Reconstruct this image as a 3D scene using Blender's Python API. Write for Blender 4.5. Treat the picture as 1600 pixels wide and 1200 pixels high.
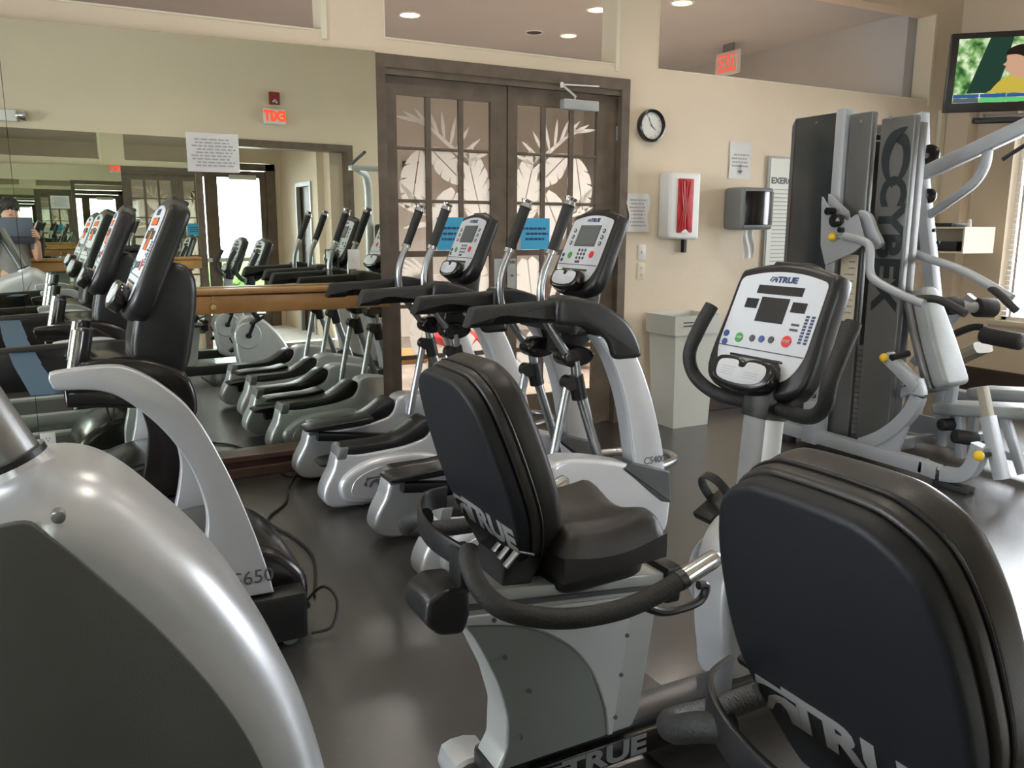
import bpy, bmesh, math, random
from mathutils import Matrix, Vector, Euler
random.seed(7)
PI = math.pi
SC = bpy.context.scene
COL = SC.collection
for o in list(bpy.data.objects): bpy.data.objects.remove(o)

# ---------------------------------------------------------------- camera
cam_data = bpy.data.cameras.new('camera'); cam = bpy.data.objects.new('camera', cam_data); COL.objects.link(cam)
SC.camera = cam
cam_data.sensor_width = 36.0; cam_data.lens = 36.0 * 1290 / 1600; cam_data.clip_start = 0.02; cam_data.clip_end = 200
pit, rol, yaw = math.radians(10.65), math.radians(.21), math.radians(62.0)
def to_room(v):
    du = (math.sin(yaw), math.cos(yaw)); yw = (-math.cos(yaw), math.sin(yaw))
    return Vector((v[0]*du[0] + v[1]*du[1], v[0]*yw[0] + v[1]*yw[1], v[2]))
F = Vector((0, math.cos(pit), -math.sin(pit))); U = Vector((0, math.sin(pit), math.cos(pit))); X = Vector((1, 0, 0))
X2 = X*math.cos(rol) + U*math.sin(rol); U2 = U*math.cos(rol) - X*math.sin(rol)
cx, cu, cf = to_room(X2), to_room(U2), to_room(F)
cam.matrix_world = Matrix(((cx.x, cu.x, -cf.x, 0), (cx.y, cu.y, -cf.y, 0), (cx.z, cu.z, -cf.z, 1.5), (0, 0, 0, 1)))

# ---------------------------------------------------------------- world, lights, exposure
w = bpy.data.worlds.new('sky'); SC.world = w; w.use_nodes = True
bg = w.node_tree.nodes['Background']; bg.inputs[0].default_value = (.90, .95, 1, 1); bg.inputs[1].default_value = 15.0
SC.view_settings.view_transform = 'Standard'; SC.view_settings.look = 'None'
SC.view_settings.gamma = 1; SC.view_settings.exposure = 0.25; SC.view_settings.use_curve_mapping = False
try:
    SC.cycles.glossy_bounces = 10; SC.cycles.max_bounces = 14; SC.cycles.transmission_bounces = 8
    SC.cycles.transparent_max_bounces = 24; SC.cycles.sample_clamp_indirect = 6
except Exception: pass
def area(name, loc, rot, sx, sy, power, col, portal=False, spread=PI):
    d = bpy.data.lights.new(name, 'AREA'); d.shape = 'RECTANGLE'; d.size = sx; d.size_y = sy; d.energy = power; d.color = col
    d.spread = spread
    if portal: d.cycles.is_portal = True
    o = bpy.data.objects.new(name, d); COL.objects.link(o); o.location = loc; o.rotation_euler = rot
    return o
WARM = (1, .90, .76)
# portals in the window and door openings (they only help the daylight in)
area('window_portal', (7.66, 3.62, 1.63), (0, PI/2, 0), 1.9, 2.0, 1, (1, 1, 1), True)
area('window_portal', (7.66, 0.95, 1.63), (0, PI/2, 0), 1.9, 2.0, 1, (1, 1, 1), True)
area('window_portal', (-4.7, 2.4, 1.65), (0, -PI/2, 0), 1.9, 3.0, 1, (1, 1, 1), True)
area('door_portal', (2.5, -2.75, 1.2), (PI/2, 0, 0), 1.6, 2.3, 1, (1, 1, 1), True)

# ---------------------------------------------------------------- materials
def mat(name, col, rough=.5, metal=0.0, noise=0.0, nscale=20, bump=0.0, bscale=200, emit=None, estr=0, coat=0, spec=.5, alpha=1, rnoise=0):
    m = bpy.data.materials.new(name); m.use_nodes = True; nt = m.node_tree; b = nt.nodes['Principled BSDF']
    b.inputs['Base Color'].default_value = (*col, 1); b.inputs['Roughness'].default_value = rough; b.inputs['Metallic'].default_value = metal
    b.inputs['Specular IOR Level'].default_value = spec
    if coat: b.inputs['Coat Weight'].default_value = coat; b.inputs['Coat Roughness'].default_value = .22
    tc = nt.nodes.new('ShaderNodeTexCoord')
    if noise:
        n = nt.nodes.new('ShaderNodeTexNoise'); n.inputs['Scale'].default_value = nscale; n.inputs['Detail'].default_value = 5
        nt.links.new(tc.outputs['Object'], n.inputs['Vector'])
        r = nt.nodes.new('ShaderNodeValToRGB')
        r.color_ramp.elements[0].position = .3; r.color_ramp.elements[1].position = .7
        r.color_ramp.elements[0].color = (*[c*(1-noise) for c in col], 1); r.color_ramp.elements[1].color = (*[min(1, c*(1+noise)) for c in col], 1)
        nt.links.new(n.outputs['Fac'], r.inputs['Fac']); nt.links.new(r.outputs['Color'], b.inputs['Base Color'])
    if rnoise:
        n = nt.nodes.new('ShaderNodeTexNoise'); n.inputs['Scale'].default_value = 3; n.inputs['Detail'].default_value = 6
        nt.links.new(tc.outputs['Object'], n.inputs['Vector'])
        mr = nt.nodes.new('ShaderNodeMapRange'); mr.inputs['To Min'].default_value = rough-rnoise; mr.inputs['To Max'].default_value = rough+rnoise
        nt.links.new(n.outputs['Fac'], mr.inputs['Value']); nt.links.new(mr.outputs['Result'], b.inputs['Roughness'])
    if bump:
        n = nt.nodes.new('ShaderNodeTexNoise'); n.inputs['Scale'].default_value = bscale; n.inputs['Detail'].default_value = 4
        nt.links.new(tc.outputs['Object'], n.inputs['Vector'])
        bp = nt.nodes.new('ShaderNodeBump'); bp.inputs['Strength'].default_value = bump; bp.inputs['Distance'].default_value = .004
        nt.links.new(n.outputs['Fac'], bp.inputs['Height']); nt.links.new(bp.outputs['Normal'], b.inputs['Normal'])
    if emit:
        b.inputs['Emission Color'].default_value = (*emit, 1); b.inputs['Emission Strength'].default_value = estr
    if alpha < 1: b.inputs['Alpha'].default_value = alpha
    return m
def floor_mat():
    m = mat('black_rubber', (.034, .032, .030), .26, noise=.2, nscale=2.2, bump=.35, bscale=260, rnoise=.025, spec=1.0, coat=.45)
    nt = m.node_tree; b = nt.nodes['Principled BSDF']; tc = nt.nodes['Texture Coordinate']
    v = nt.nodes.new('ShaderNodeTexVoronoi'); v.inputs['Scale'].default_value = 34; nt.links.new(tc.outputs['Object'], v.inputs['Vector'])
    r = nt.nodes.new('ShaderNodeValToRGB'); r.color_ramp.elements[0].position = .035; r.color_ramp.elements[1].position = .06
    r.color_ramp.elements[0].color = (.16, .15, .13, 1); r.color_ramp.elements[1].color = (0, 0, 0, 1)
    nt.links.new(v.outputs['Distance'], r.inputs['Fac'])
    add = nt.nodes.new('ShaderNodeMixRGB'); add.blend_type = 'ADD'; add.inputs[0].default_value = 1
    src = b.inputs['Base Color'].links[0].from_socket
    nt.links.new(src, add.inputs[1]); nt.links.new(r.outputs['Color'], add.inputs[2]); nt.links.new(add.outputs[0], b.inputs['Base Color'])
    return m
def glass_mat(name, tint=(1, 1, 1), refl=.08):
    m = bpy.data.materials.new(name); m.use_nodes = True; nt = m.node_tree; nt.nodes.clear()
    o = nt.nodes.new('ShaderNodeOutputMaterial'); t = nt.nodes.new('ShaderNodeBsdfTransparent'); g = nt.nodes.new('ShaderNodeBsdfGlossy')
    t.inputs[0].default_value = (*tint, 1); g.inputs['Roughness'].default_value = .02
    mx = nt.nodes.new('ShaderNodeMixShader'); fr = nt.nodes.new('ShaderNodeFresnel'); fr.inputs[0].default_value = 1.5
    nt.links.new(fr.outputs[0], mx.inputs[0]); nt.links.new(t.outputs[0], mx.inputs[1]); nt.links.new(g.outputs[0], mx.inputs[2])
    nt.links.new(mx.outputs[0], o.inputs[0]); return m
def frost_mat():
    m = bpy.data.materials.new('etched_glass'); m.use_nodes = True; nt = m.node_tree; nt.nodes.clear()
    o = nt.nodes.new('ShaderNodeOutputMaterial'); t = nt.nodes.new('ShaderNodeBsdfTranslucent'); d = nt.nodes.new('ShaderNodeBsdfDiffuse')
    tr = nt.nodes.new('ShaderNodeBsdfTransparent')
    t.inputs[0].default_value = (.95, .94, .92, 1); d.inputs[0].default_value = (.90, .89, .87, 1)
    a = nt.nodes.new('ShaderNodeMixShader'); a.inputs[0].default_value = .55
    nt.links.new(d.outputs[0], a.inputs[1]); nt.links.new(t.outputs[0], a.inputs[2])
    b = nt.nodes.new('ShaderNodeMixShader'); b.inputs[0].default_value = .12
    nt.links.new(a.outputs[0], b.inputs[1]); nt.links.new(tr.outputs[0], b.inputs[2]); nt.links.new(b.outputs[0], o.inputs[0]); return m
def mirror_mat():
    m = bpy.data.materials.new('mirror_silver'); m.use_nodes = True; b = m.node_tree.nodes['Principled BSDF']
    b.inputs['Base Color'].default_value = (.80, .85, .775, 1); b.inputs['Metallic'].default_value = 1; b.inputs['Roughness'].default_value = .004
    return m
def emi(name, col, s):
    m = bpy.data.materials.new(name); m.use_nodes = True; nt = m.node_tree; nt.nodes.clear()
    o = nt.nodes.new('ShaderNodeOutputMaterial'); e = nt.nodes.new('ShaderNodeEmission'); e.inputs[0].default_value = (*col, 1); e.inputs[1].default_value = s
    nt.links.new(e.outputs[0], o.inputs[0]); return m
M = dict(
    wall=mat('beige_paint', (.63, .53, .40), .72, bump=.25, bscale=60, noise=.02, nscale=3),
    mauve=mat('mauve_grey_paint', (.42, .415, .41), .8, noise=.02, nscale=2),
    trimcream=mat('cream_paint', (.66, .60, .46), .6),
    ceil=mat('white_ceiling', (.70, .67, .60), .8, bump=.2, bscale=80),
    brown=mat('brown_stained_wood', (.118, .088, .064), .42, noise=.22, nscale=9, bump=.2, bscale=50),
    darkbrown=mat('dark_brown_wood', (.05, .032, .024), .45, noise=.2, nscale=8),
    oak=mat('oak_varnish', (.40, .21, .07), .38, noise=.18, nscale=7, coat=.3),
    lobbywall=mat('lobby_paint', (.55, .53, .50), .8, noise=.03, nscale=1.5),
    lobbyfloor=mat('terracotta_tile', (.27, .23, .20), .5, noise=.2, nscale=5),
    silver=mat('silver_plastic', (.62, .635, .665), .33, metal=.5, noise=.03, nscale=4, coat=.06),
    silverdark=mat('grey_plastic', (.20, .21, .215), .45, metal=.2, noise=.05, nscale=4),
    white=mat('white_plastic', (.70, .69, .66), .45),
    greygreen=mat('light_grey_metal', (.40, .42, .41), .42, metal=.3, noise=.03, nscale=5),
    cyb=mat('powder_coated_frame', (.40, .42, .45), .42, metal=.25, noise=.03, nscale=6, bump=.1, bscale=300),
    shroud=mat('charcoal_shroud', (.15, .152, .150), .34, metal=.4, noise=.05, nscale=3),
    shroud2=mat('dark_shroud', (.035, .042, .045), .16, metal=.1, coat=.4),
    chrome=mat('chrome', (.62, .62, .62), .16, metal=1),
    steel=mat('brushed_steel', (.40, .41, .42), .28, metal=.9, noise=.05, nscale=30),
    black=mat('black_plastic', (.012, .012, .013), .35, noise=.15, nscale=12, bump=.12, bscale=240),
    gloss=mat('gloss_black_plastic', (.011, .009, .009), .2, coat=.15),
    rubber=mat('black_foam', (.018, .018, .018), .62, bump=.6, bscale=160),
    vinyl=mat('black_vinyl', (.018, .016, .014), .40, noise=.12, nscale=14, bump=.12, bscale=420),
    shell=mat('black_textured_shell', (.008, .009, .012), .5, bump=.15, bscale=700, spec=.35),
    greyvinyl=mat('grey_vinyl', (.29, .31, .31), .38, noise=.06, nscale=8, bump=.3, bscale=200),
    tanvinyl=mat('tan_vinyl', (.32, .29, .22), .5, noise=.06, nscale=8),
    yellow=mat('yellow_plastic', (.80, .52, .02), .35),
    red=mat('red_plastic', (.45, .018, .02), .35, noise=.3, nscale=14),
    darkred=mat('fire_alarm_red', (.22, .02, .02), .4),
    paper=mat('paper', (.60, .59, .57), .7, noise=.03, nscale=10),
    bluepaper=mat('blue_paper', (.045, .36, .62), .6, noise=.05, nscale=9),
    ink=mat('ink', (.08, .08, .09), .6), inkfaint=mat('faint_ink', (.33, .33, .33), .7),
    navy=mat('navy_print', (.03, .05, .13), .4), bluebtn=mat('blue_button', (.05, .09, .28), .35),
    green=mat('green_button', (.06, .34, .07), .35), redbtn=mat('red_button', (.70, .03, .03), .35),
    orange=mat('orange_print', (.85, .30, .03), .5),
    face=mat('console_overlay', (.60, .62, .66), .38, noise=.02, nscale=6),
    lcd=mat('display_glass', (.025, .026, .028), .12, coat=.3), lcdgrey=mat('grey_display', (.12, .13, .13), .2),
    led=emi('led_red', (1, .10, .03), 2.2), exitred=emi('exit_red', (1, .07, .03), 1.6), exitdim=emi('exit_red_dim', (1, .16, .10), .75),
    bulb=emi('lamp_bulb', (1, .93, .80), 14), bulbwarm=emi('lamp_bulb_warm', (1, .68, .34), 5),
    mirror=mirror_mat(), glass=glass_mat('pane_glass'), frost=frost_mat(), floor=floor_mat(),
    logo=mat('logo_grey', (.22, .22, .22), .4), brass=mat('brass', (.55, .40, .18), .25, metal=1),
    can=mat('cream_plastic_bin', (.60, .60, .54), .5, noise=.02, nscale=5),
    blind=mat('blind_slat', (.80, .74, .66), .6), foliage=mat('hedge_leaves', (.10, .22, .05), .7, noise=.6, nscale=12),
    concrete=mat('pale_concrete', (.75, .74, .70), .8, noise=.08, nscale=3),
    skin=mat('skin', (.62, .35, .24), .5), shirt=mat('grey_shirt', (.22, .21, .20), .8, noise=.1, nscale=30), hair=mat('dark_hair', (.02, .015, .012), .6),
    trouser=mat('dark_trousers', (.03, .03, .045), .8), case=mat('slate_tablet_case', (.09, .11, .14), .5),
    band=mat('blue_latex', (.045, .115, .20), .4, alpha=.75), card=mat('card_beige', (.68, .62, .48), .7),
)

# ---------------------------------------------------------------- geometry helpers
def cr(pts, n=6, closed=False):
    """Catmull-Rom through points of any dimension"""
    P = [Vector(p) for p in pts]; N = len(P); out = []
    segs = N if closed else N-1
    for i in range(segs):
        if closed: a, b, c, d = P[(i-1) % N], P[i], P[(i+1) % N], P[(i+2) % N]
        else: a, b, c, d = P[max(i-1, 0)], P[i], P[i+1], P[min(i+2, N-1)]
        for k in range(n):
            t = k/n
            out.append(.5*((2*b) + (c-a)*t + (2*a-5*b+4*c-d)*t*t + (3*b-a-3*c+d)*t**3))
    if not closed: out.append(P[-1])
    return out
def soften(pts, r=.02, n=4):
    """round every corner of a closed 2D polygon"""
    P = [Vector(p[:2]) for p in pts]; N = len(P); out = []
    for i in range(N):
        a, b, c = P[i-1], P[i], P[(i+1) % N]
        rr = pts[i][2] if len(pts[i]) > 2 else r
        d1, d2 = (a-b), (c-b); l = min(rr, d1.length*.48, d2.length*.48)
        p, q = b+d1.normalized()*l, b+d2.normalized()*l
        for k in range(n+1):
            t = k/n; out.append(p*(1-t)**2 + b*2*t*(1-t) + q*t*t)
    return out
class G:
    def __init__(s): s.v = []; s.f = []; s.M = Matrix()
    def add(s, vs, fs):
        o = len(s.v); s.v += [s.M @ Vector(v) for v in vs]; s.f += [[i+o for i in f] for f in fs]; return s
    def box(s, x0, x1, y0, y1, z0, z1, r=0):
        if r: return s.prism(soften([(x0, z0), (x1, z0), (x1, z1), (x0, z1)], r*1.2, 2), y0, y1, r, n=2)
        return s.add([(x, y, z) for x in (x0, x1) for y in (y0, y1) for z in (z0, z1)],
                     [(0, 1, 3, 2), (4, 6, 7, 5), (0, 4, 5, 1), (2, 3, 7, 6), (0, 2, 6, 4), (1, 5, 7, 3)])
    def prism(s, poly, a, b, r=0, ax='y', n=3, rb=None):
        P = [Vector(p[:2]) for p in poly]
        ar = sum(P[i-1].x*P[i].y - P[i].x*P[i-1].y for i in range(len(P)))
        if ar < 0: P.reverse()
        Q = [P[0]]
        for p in P[1:]:
            if (p-Q[-1]).length > 1e-5: Q.append(p)
        if (Q[0]-Q[-1]).length < 1e-5: Q.pop()
        P = Q; N = len(P); nor = []
        for i in range(N):
            e1 = (P[i]-P[i-1]).normalized(); e2 = (P[(i+1) % N]-P[i]).normalized()
            n1, n2 = Vector((e1.y, -e1.x)), Vector((e2.y, -e2.x)); m = n1+n2
            if m.length < 1e-4: m = n1.copy()
            m.normalize(); nor.append(m/max(.55, m.dot(n1)))
        if rb is None: rb = r
        rings = []
        if r: rings += [(a+r*(1-math.cos(t)) if False else a + r*(1-math.sin(t)), r*(1-math.cos(t))) for t in [PI/2*(1-k/n)*0 + PI/2*k/n for k in range(n+1)]]
        # first ring must be the most inset: at t=0 sin=0 -> depth r ; reorder so depth goes a .. a+r
        if r:
            rings = [(a + r*(1-math.cos(t)), r*(1-math.sin(t))) for t in [PI/2*k/n for k in range(n+1)]]
        else: rings = [(a, 0)]
        if rb: rings += [(b - rb*(1-math.cos(t)), rb*(1-math.sin(t))) for t in [PI/2*(n-k)/n for k in range(n+1)]]
        else: rings += [(b, 0)]
        vs = []
        for d, ins in rings:
            for p, q in zip(P, nor):
                u = p-q*ins
                vs.append({'y': (u.x, d, u.y), 'x': (d, u.x, u.y), 'z': (u.x, u.y, d)}[ax])
        fs = [[i for i in range(N)], [(len(rings)-1)*N+i for i in reversed(range(N))]]
        for k in range(len(rings)-1):
            for i in range(N):
                j = (i+1) % N; fs.append([k*N+i, (k+1)*N+i, (k+1)*N+j, k*N+j])
        return s.add(vs, fs)
    def tube(s, pts, r, n=10, sq=None, cap=True, up=None):
        """sweep; r number or list; sq=(w,h,corner) for a rectangular section"""
        P = [Vector(p) for p in pts]; N = len(P)
        T = [(P[min(i+1, N-1)]-P[max(i-1, 0)]).normalized() for i in range(N)]
        ref = Vector(up) if up else (Vector((0, 0, 1)) if abs(T[0].z) < .9 else Vector((0, 1, 0)))
        a = (ref - T[0]*ref.dot(T[0])).normalized(); vs = []
        if sq:
            w_, h_, c_ = sq; base = soften([(-w_/2, -h_/2), (w_/2, -h_/2), (w_/2, h_/2), (-w_/2, h_/2)], c_, 2); n = len(base)
        for i in range(N):
            if up: a = (ref - T[i]*ref.dot(T[i])).normalized()
            else: a = (a - T[i]*a.dot(T[i])).normalized()
            b = T[i].cross(a); R_ = r[i] if isinstance(r, (list, tuple)) else r
            for k in range(n):
                if sq: x, y = base[k].x*R_, base[k].y*R_
                else: x, y = math.cos(2*PI*k/n)*R_, math.sin(2*PI*k/n)*R_
                vs.append(P[i] + b*x + a*y)
        fs = [[i*n+k, i*n+(k+1) % n, (i+1)*n+(k+1) % n, (i+1)*n+k] for i in range(N-1) for k in range(n)]
        if cap: fs += [[k for k in reversed(range(n))], [(N-1)*n+k for k in range(n)]]
        return s.add(vs, fs)
    def cyl(s, a, b, r, n=16, r2=None, bev=0):
        a, b = Vector(a), Vector(b); r2 = r if r2 is None else r2
        if bev:
            d = (b-a).normalized()
            return s.tube([a, a+d*bev*.3, a+d*bev, b-d*bev, b-d*bev*.3, b], [r-bev, r-bev*.3, r, r2, r2-bev*.3, r2-bev], n)
        return s.tube([a, b], [r, r2], n)
    def ball(s, c, r, n=12, sc=(1, 1, 1)):
        c = Vector(c); m = n//2; vs = [c+Vector((0, 0, r*sc[2]))]
        for i in range(1, m):
            for k in range(n):
                t, p = PI*i/m, 2*PI*k/n
                vs.append(c+Vector((math.sin(t)*math.cos(p)*r*sc[0], math.sin(t)*math.sin(p)*r*sc[1], math.cos(t)*r*sc[2])))
        vs.append(c-Vector((0, 0, r*sc[2]))); fs = [[0, 1+k, 1+(k+1) % n] for k in range(n)]
        for i in range(m-2):
            for k in range(n): fs.append([1+i*n+k, 1+(i+1)*n+k, 1+(i+1)*n+(k+1) % n, 1+i*n+(k+1) % n])
        L = len(vs)-1; fs += [[L, 1+(m-2)*n+(k+1) % n, 1+(m-2)*n+k] for k in range(n)]
        return s.add(vs, fs)
    def grid(s, fn, nu, nv, thick=None):
        vs = [fn(i/nu, j/nv) for i in range(nu+1) for j in range(nv+1)]
        return s.add(vs, [[i*(nv+1)+j, (i+1)*(nv+1)+j, (i+1)*(nv+1)+j+1, i*(nv+1)+j+1] for i in range(nu) for j in range(nv)])
    def obj(s, name, m, parent=None, ang=35, smooth=True, label=None):
        me = bpy.data.meshes.new(name); off = Vector(parent['_o']) if parent is not None and '_o' in parent else Vector()
        me.from_pydata([tuple(v-off) for v in s.v], [], s.f); bm = bmesh.new(); bm.from_mesh(me)
        bmesh.ops.recalc_face_normals(bm, faces=bm.faces); bm.to_mesh(me); bm.free()
        me.materials.append(M[m] if isinstance(m, str) else m)
        if smooth:
            me.polygons.foreach_set('use_smooth', [True]*len(me.polygons)); me.set_sharp_from_angle(angle=math.radians(ang))
        o = bpy.data.objects.new(name, me); COL.objects.link(o)
        if parent is not None:
            o.parent = parent
            if '_o' in parent: o['_o'] = parent['_o']
        if label: o['label'] = label
        return o
def thing(name, label, cat, loc=(0, 0, 0), group=None):
    o = bpy.data.objects.new(name, None); COL.objects.link(o); o.location = loc; o['_o'] = tuple(loc)
    o['label'] = label; o['category'] = cat
    if group: o['group'] = group
    o.empty_display_size = .1
    return o
def tag(o, label, cat, group=None):
    o['label'] = label; o['category'] = cat
    if group: o['group'] = group
    return o
def struct(o): o['kind'] = 'structure'; return o
def dup(root, delta, label, rz=0):
    def cp(o, par):
        c = o.copy(); COL.objects.link(c)
        if par is not None: c.parent = par
        for ch in list(o.children): cp(ch, c)
        return c
    r = cp(root, None); r.location = root.location + Vector(delta); r.rotation_euler.z += rz; r['label'] = label
    return r
def text_geo(body, size, bold=0.0, extrude=.0006, sx=1.0):
    c = bpy.data.curves.new('t', 'FONT'); c.body = body; c.size = size; c.offset = bold; c.extrude = extrude; c.align_x = 'CENTER'; c.align_y = 'CENTER'
    c.resolution_u = 3
    o = bpy.data.objects.new('t', c); COL.objects.link(o); bpy.context.view_layer.update()
    dg = bpy.context.evaluated_depsgraph_get(); me = bpy.data.meshes.new_from_object(o.evaluated_get(dg))
    vs = [(v.co.x*sx, v.co.y, v.co.z) for v in me.vertices]; fs = [list(p.vertices) for p in me.polygons]
    bpy.data.objects.remove(o); bpy.data.curves.remove(c); bpy.data.meshes.remove(me)
    return vs, fs
def frame(o, xdir, ydir):
    """matrix whose local x,y lie in a plane through o"""
    x = Vector(xdir).normalized(); z = x.cross(Vector(ydir)).normalized(); y = z.cross(x)
    return Matrix(((x.x, y.x, z.x, o[0]), (x.y, y.y, z.y, o[1]), (x.z, y.z, z.z, o[2]), (0, 0, 0, 1)))
def lettering(Mx, body, size, m, parent, bold=0, name='lettering', sx=1.0, z=0.001):
    g = G(); g.M = Mx @ Matrix.Translation((0, 0, z)); g.add(*text_geo(body, size, bold, sx=sx)); return g.obj(name, m, parent, smooth=False)
def emblem(Mx, s, m, parent, name='emblem', z=.001):
    """dark square with a sweeping arc and a small triangle cut through it"""
    g = G(); g.M = Mx @ Matrix.Translation((0, 0, z)) @ Matrix.Scale(s, 4)
    arc = [(.95*math.cos(t)+.02-.5+.35, .70*math.sin(t)-.35) for t in [PI*.5+PI*.42*k/8 for k in range(9)]]
    g.prism([(-.75, .5), (.75, .5), (.75, .36)] + arc[0:] + [(-.75, -.45)], 0, .0012/s, ax='z')
    g.prism([(.75, .20), (.75, -.5), (.42, -.5), (.30, -.15), (.10, -.02), (-.1, -.12), (-.32, -.5), (-.52, -.5), (-.35, -.02), (-.05, .18), (.3, .27)], 0, .0012/s, ax='z')
    return g.obj(name, m, parent, smooth=False)
def disc(g, x, y, r, z0=0, z1=.002, n=16, sy=1):
    g.prism([(x+r*math.cos(2*PI*k/n), y+r*sy*math.sin(2*PI*k/n)) for k in range(n)], z0, z1, ax='z')

# ================================================================ SETTING
g = G(); g.box(-4.6, 7.7, -.56, 5.6, -.1, 0); struct(g.obj('floor', 'floor', smooth=False))
NB, NT, H = 2.68, 3.42, 4.05
g = G()
g.box(-4.6, 1.79, 5.24, 5.42, 0, NB)
g.box(1.79, 3.74, 5.24, 5.42, 2.58, NB)
g.box(3.74, 7.7, 5.24, 5.42, 0, NB)
g.box(1.47, 1.87, 5.24, 5.42, NB, NT); g.box(3.63, 4.01, 5.24, 5.42, NB, NT); g.box(7.12, 7.7, 5.24, 5.42, NB, NT)
g.box(-4.6, 7.7, 5.24, 5.42, NT, H); g.box(-4.6, -4.3, 5.24, 5.42, NB, NT)
struct(g.obj('wall_back', 'wall', smooth=False))
for k, (a, b) in enumerate([(-4.3, 1.47), (1.87, 3.63), (4.01, 7.12)]):      # pale returns of the three clerestory openings
    g = G(); g.box(a, b, 5.236, 5.42, NB-.008, NB+.003); g.box(b-.003, b+.03, 5.232, 5.42, NB-.05, NT); g.box(a-.004, a+.003, 5.236, 5.42, NB, NT)
    struct(g.obj('trim_%d' % (k+1), 'trimcream', smooth=False))
g = G(); g.box(7.5, 7.7, -.56, 5.24, 0, .69); g.box(7.5, 7.7, -.56, 5.24, 2.57, H); g.box(7.5, 7.7, 4.62, 5.24, .69, 2.57)
g.box(7.5, 7.7, 1.95, 2.62, .69, 2.57); g.box(7.5, 7.7, -.56, -.05, .69, 2.57)
struct(g.obj('wall_right', 'wall', smooth=False))
g = G(); g.box(-4.8, -4.6, -.56, .9, 0, H); g.box(-4.8, -4.6, 3.9, 5.46, 0, H); g.box(-4.8, -4.6, .9, 3.9, 0, .7); g.box(-4.8, -4.6, .9, 3.9, 2.6, H); struct(g.obj('wall_left', 'wall', smooth=False))
g = G(); g.box(-4.8, 1.90, -.72, -.56, 0, H); g.box(1.90, 3.86, -.72, -.56, 2.58, H); g.box(3.86, 7.7, -.72, -.56, 0, H)
struct(g.obj('wall_front', 'wall', smooth=False))
g = G(); g.box(-4.8, 7.7, -.72, 5.42, H, H+.1); struct(g.obj('ceiling', 'ceil', smooth=False))
# corner pilaster and baseboard on the right
g = G(); g.box(7.36, 7.5, 4.98, 5.24, 0, 2.62); struct(g.obj('trim_4', 'wall', smooth=False))
g = G(); g.box(7.46, 7.5, -.5, 4.98, 0, .23, .006); struct(g.obj('baseboard_right', 'darkbrown', smooth=False))
g = G(); g.box(3.76, 7.36, 5.21, 5.24, 0, .12, .005); struct(g.obj('baseboard_back', 'darkbrown', smooth=False))
# stepped brown moulding under the mirror
g = G(); 
for z0, z1, dd in ((.10, .135, .10), (.06, .10, .07), (0, .06, .11)):
    g.prism([(-4.5, 5.185+(1.78+4.5)*-.03667-dd), (1.79, 5.185-dd), (1.79, 5.24), (-4.5, 5.24)], z0, z1, .005, ax='z', n=2)
g.prism([(-4.5, 4.972), (1.79, 5.203), (1.79, 5.24), (-4.5, 5.24)], .135, 2.42, ax='z')
struct(g.obj('baseboard_mirror', mat('reddish_brown_moulding', (.085, .045, .032), .45, noise=.2, nscale=8), smooth=False))
# window frames, sills, blinds
for k, (a, b) in enumerate([(2.62, 4.62), (-.05, 1.95)]):
    wd = struct(G().box(7.48, 7.52, a-.05, b+.05, .64, .69, .006).obj('window_%d' % (k+1), 'trimcream'))
    g = G()
    for y in (a+.02, (a+b)/2, b-.02): g.box(7.6, 7.64, y-.02, y+.02, .69, 2.57)
    g.box(7.6, 7.64, a, b, .69, .73); g.box(7.6, 7.64, a, b, 2.53, 2.57); g.obj('window_frame', 'white', wd, smooth=False)
    G().box(7.618, 7.622, a+.04, b-.04, .73, 2.53).obj('window_pane', 'glass', wd, smooth=False)
    g = G()
    nsl = 40
    for i in range(nsl):
        z = .73 + i*(1.84/nsl); c, s_ = math.cos(.12), math.sin(.12)
        g.add([(7.545-.02*c, a+.03, z-.02*s_), (7.545+.02*c, a+.03, z+.02*s_), (7.545+.02*c, b-.03, z+.02*s_), (7.545-.02*c, b-.03, z-.02*s_)], [(0, 1, 2, 3)])
    for y in (a+.2, b-.12): g.box(7.52, 7.523, y-.012, y+.012, .72, 2.56)
    bl = g.obj('blind', 'blind', wd, smooth=False); bl['kind'] = 'stuff'

wd = struct(G().box(-4.62, -4.56, .85, 3.95, .66, .70, .006).obj('window_3', 'trimcream'))
g = G()
for y in (.92, 1.9, 2.9, 3.88): g.box(-4.74, -4.70, y-.02, y+.02, .7, 2.6)
g.obj('window_frame', 'white', wd, smooth=False); G().box(-4.722, -4.718, .94, 3.86, .7, 2.6).obj('window_pane', 'glass', wd, smooth=False)

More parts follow.
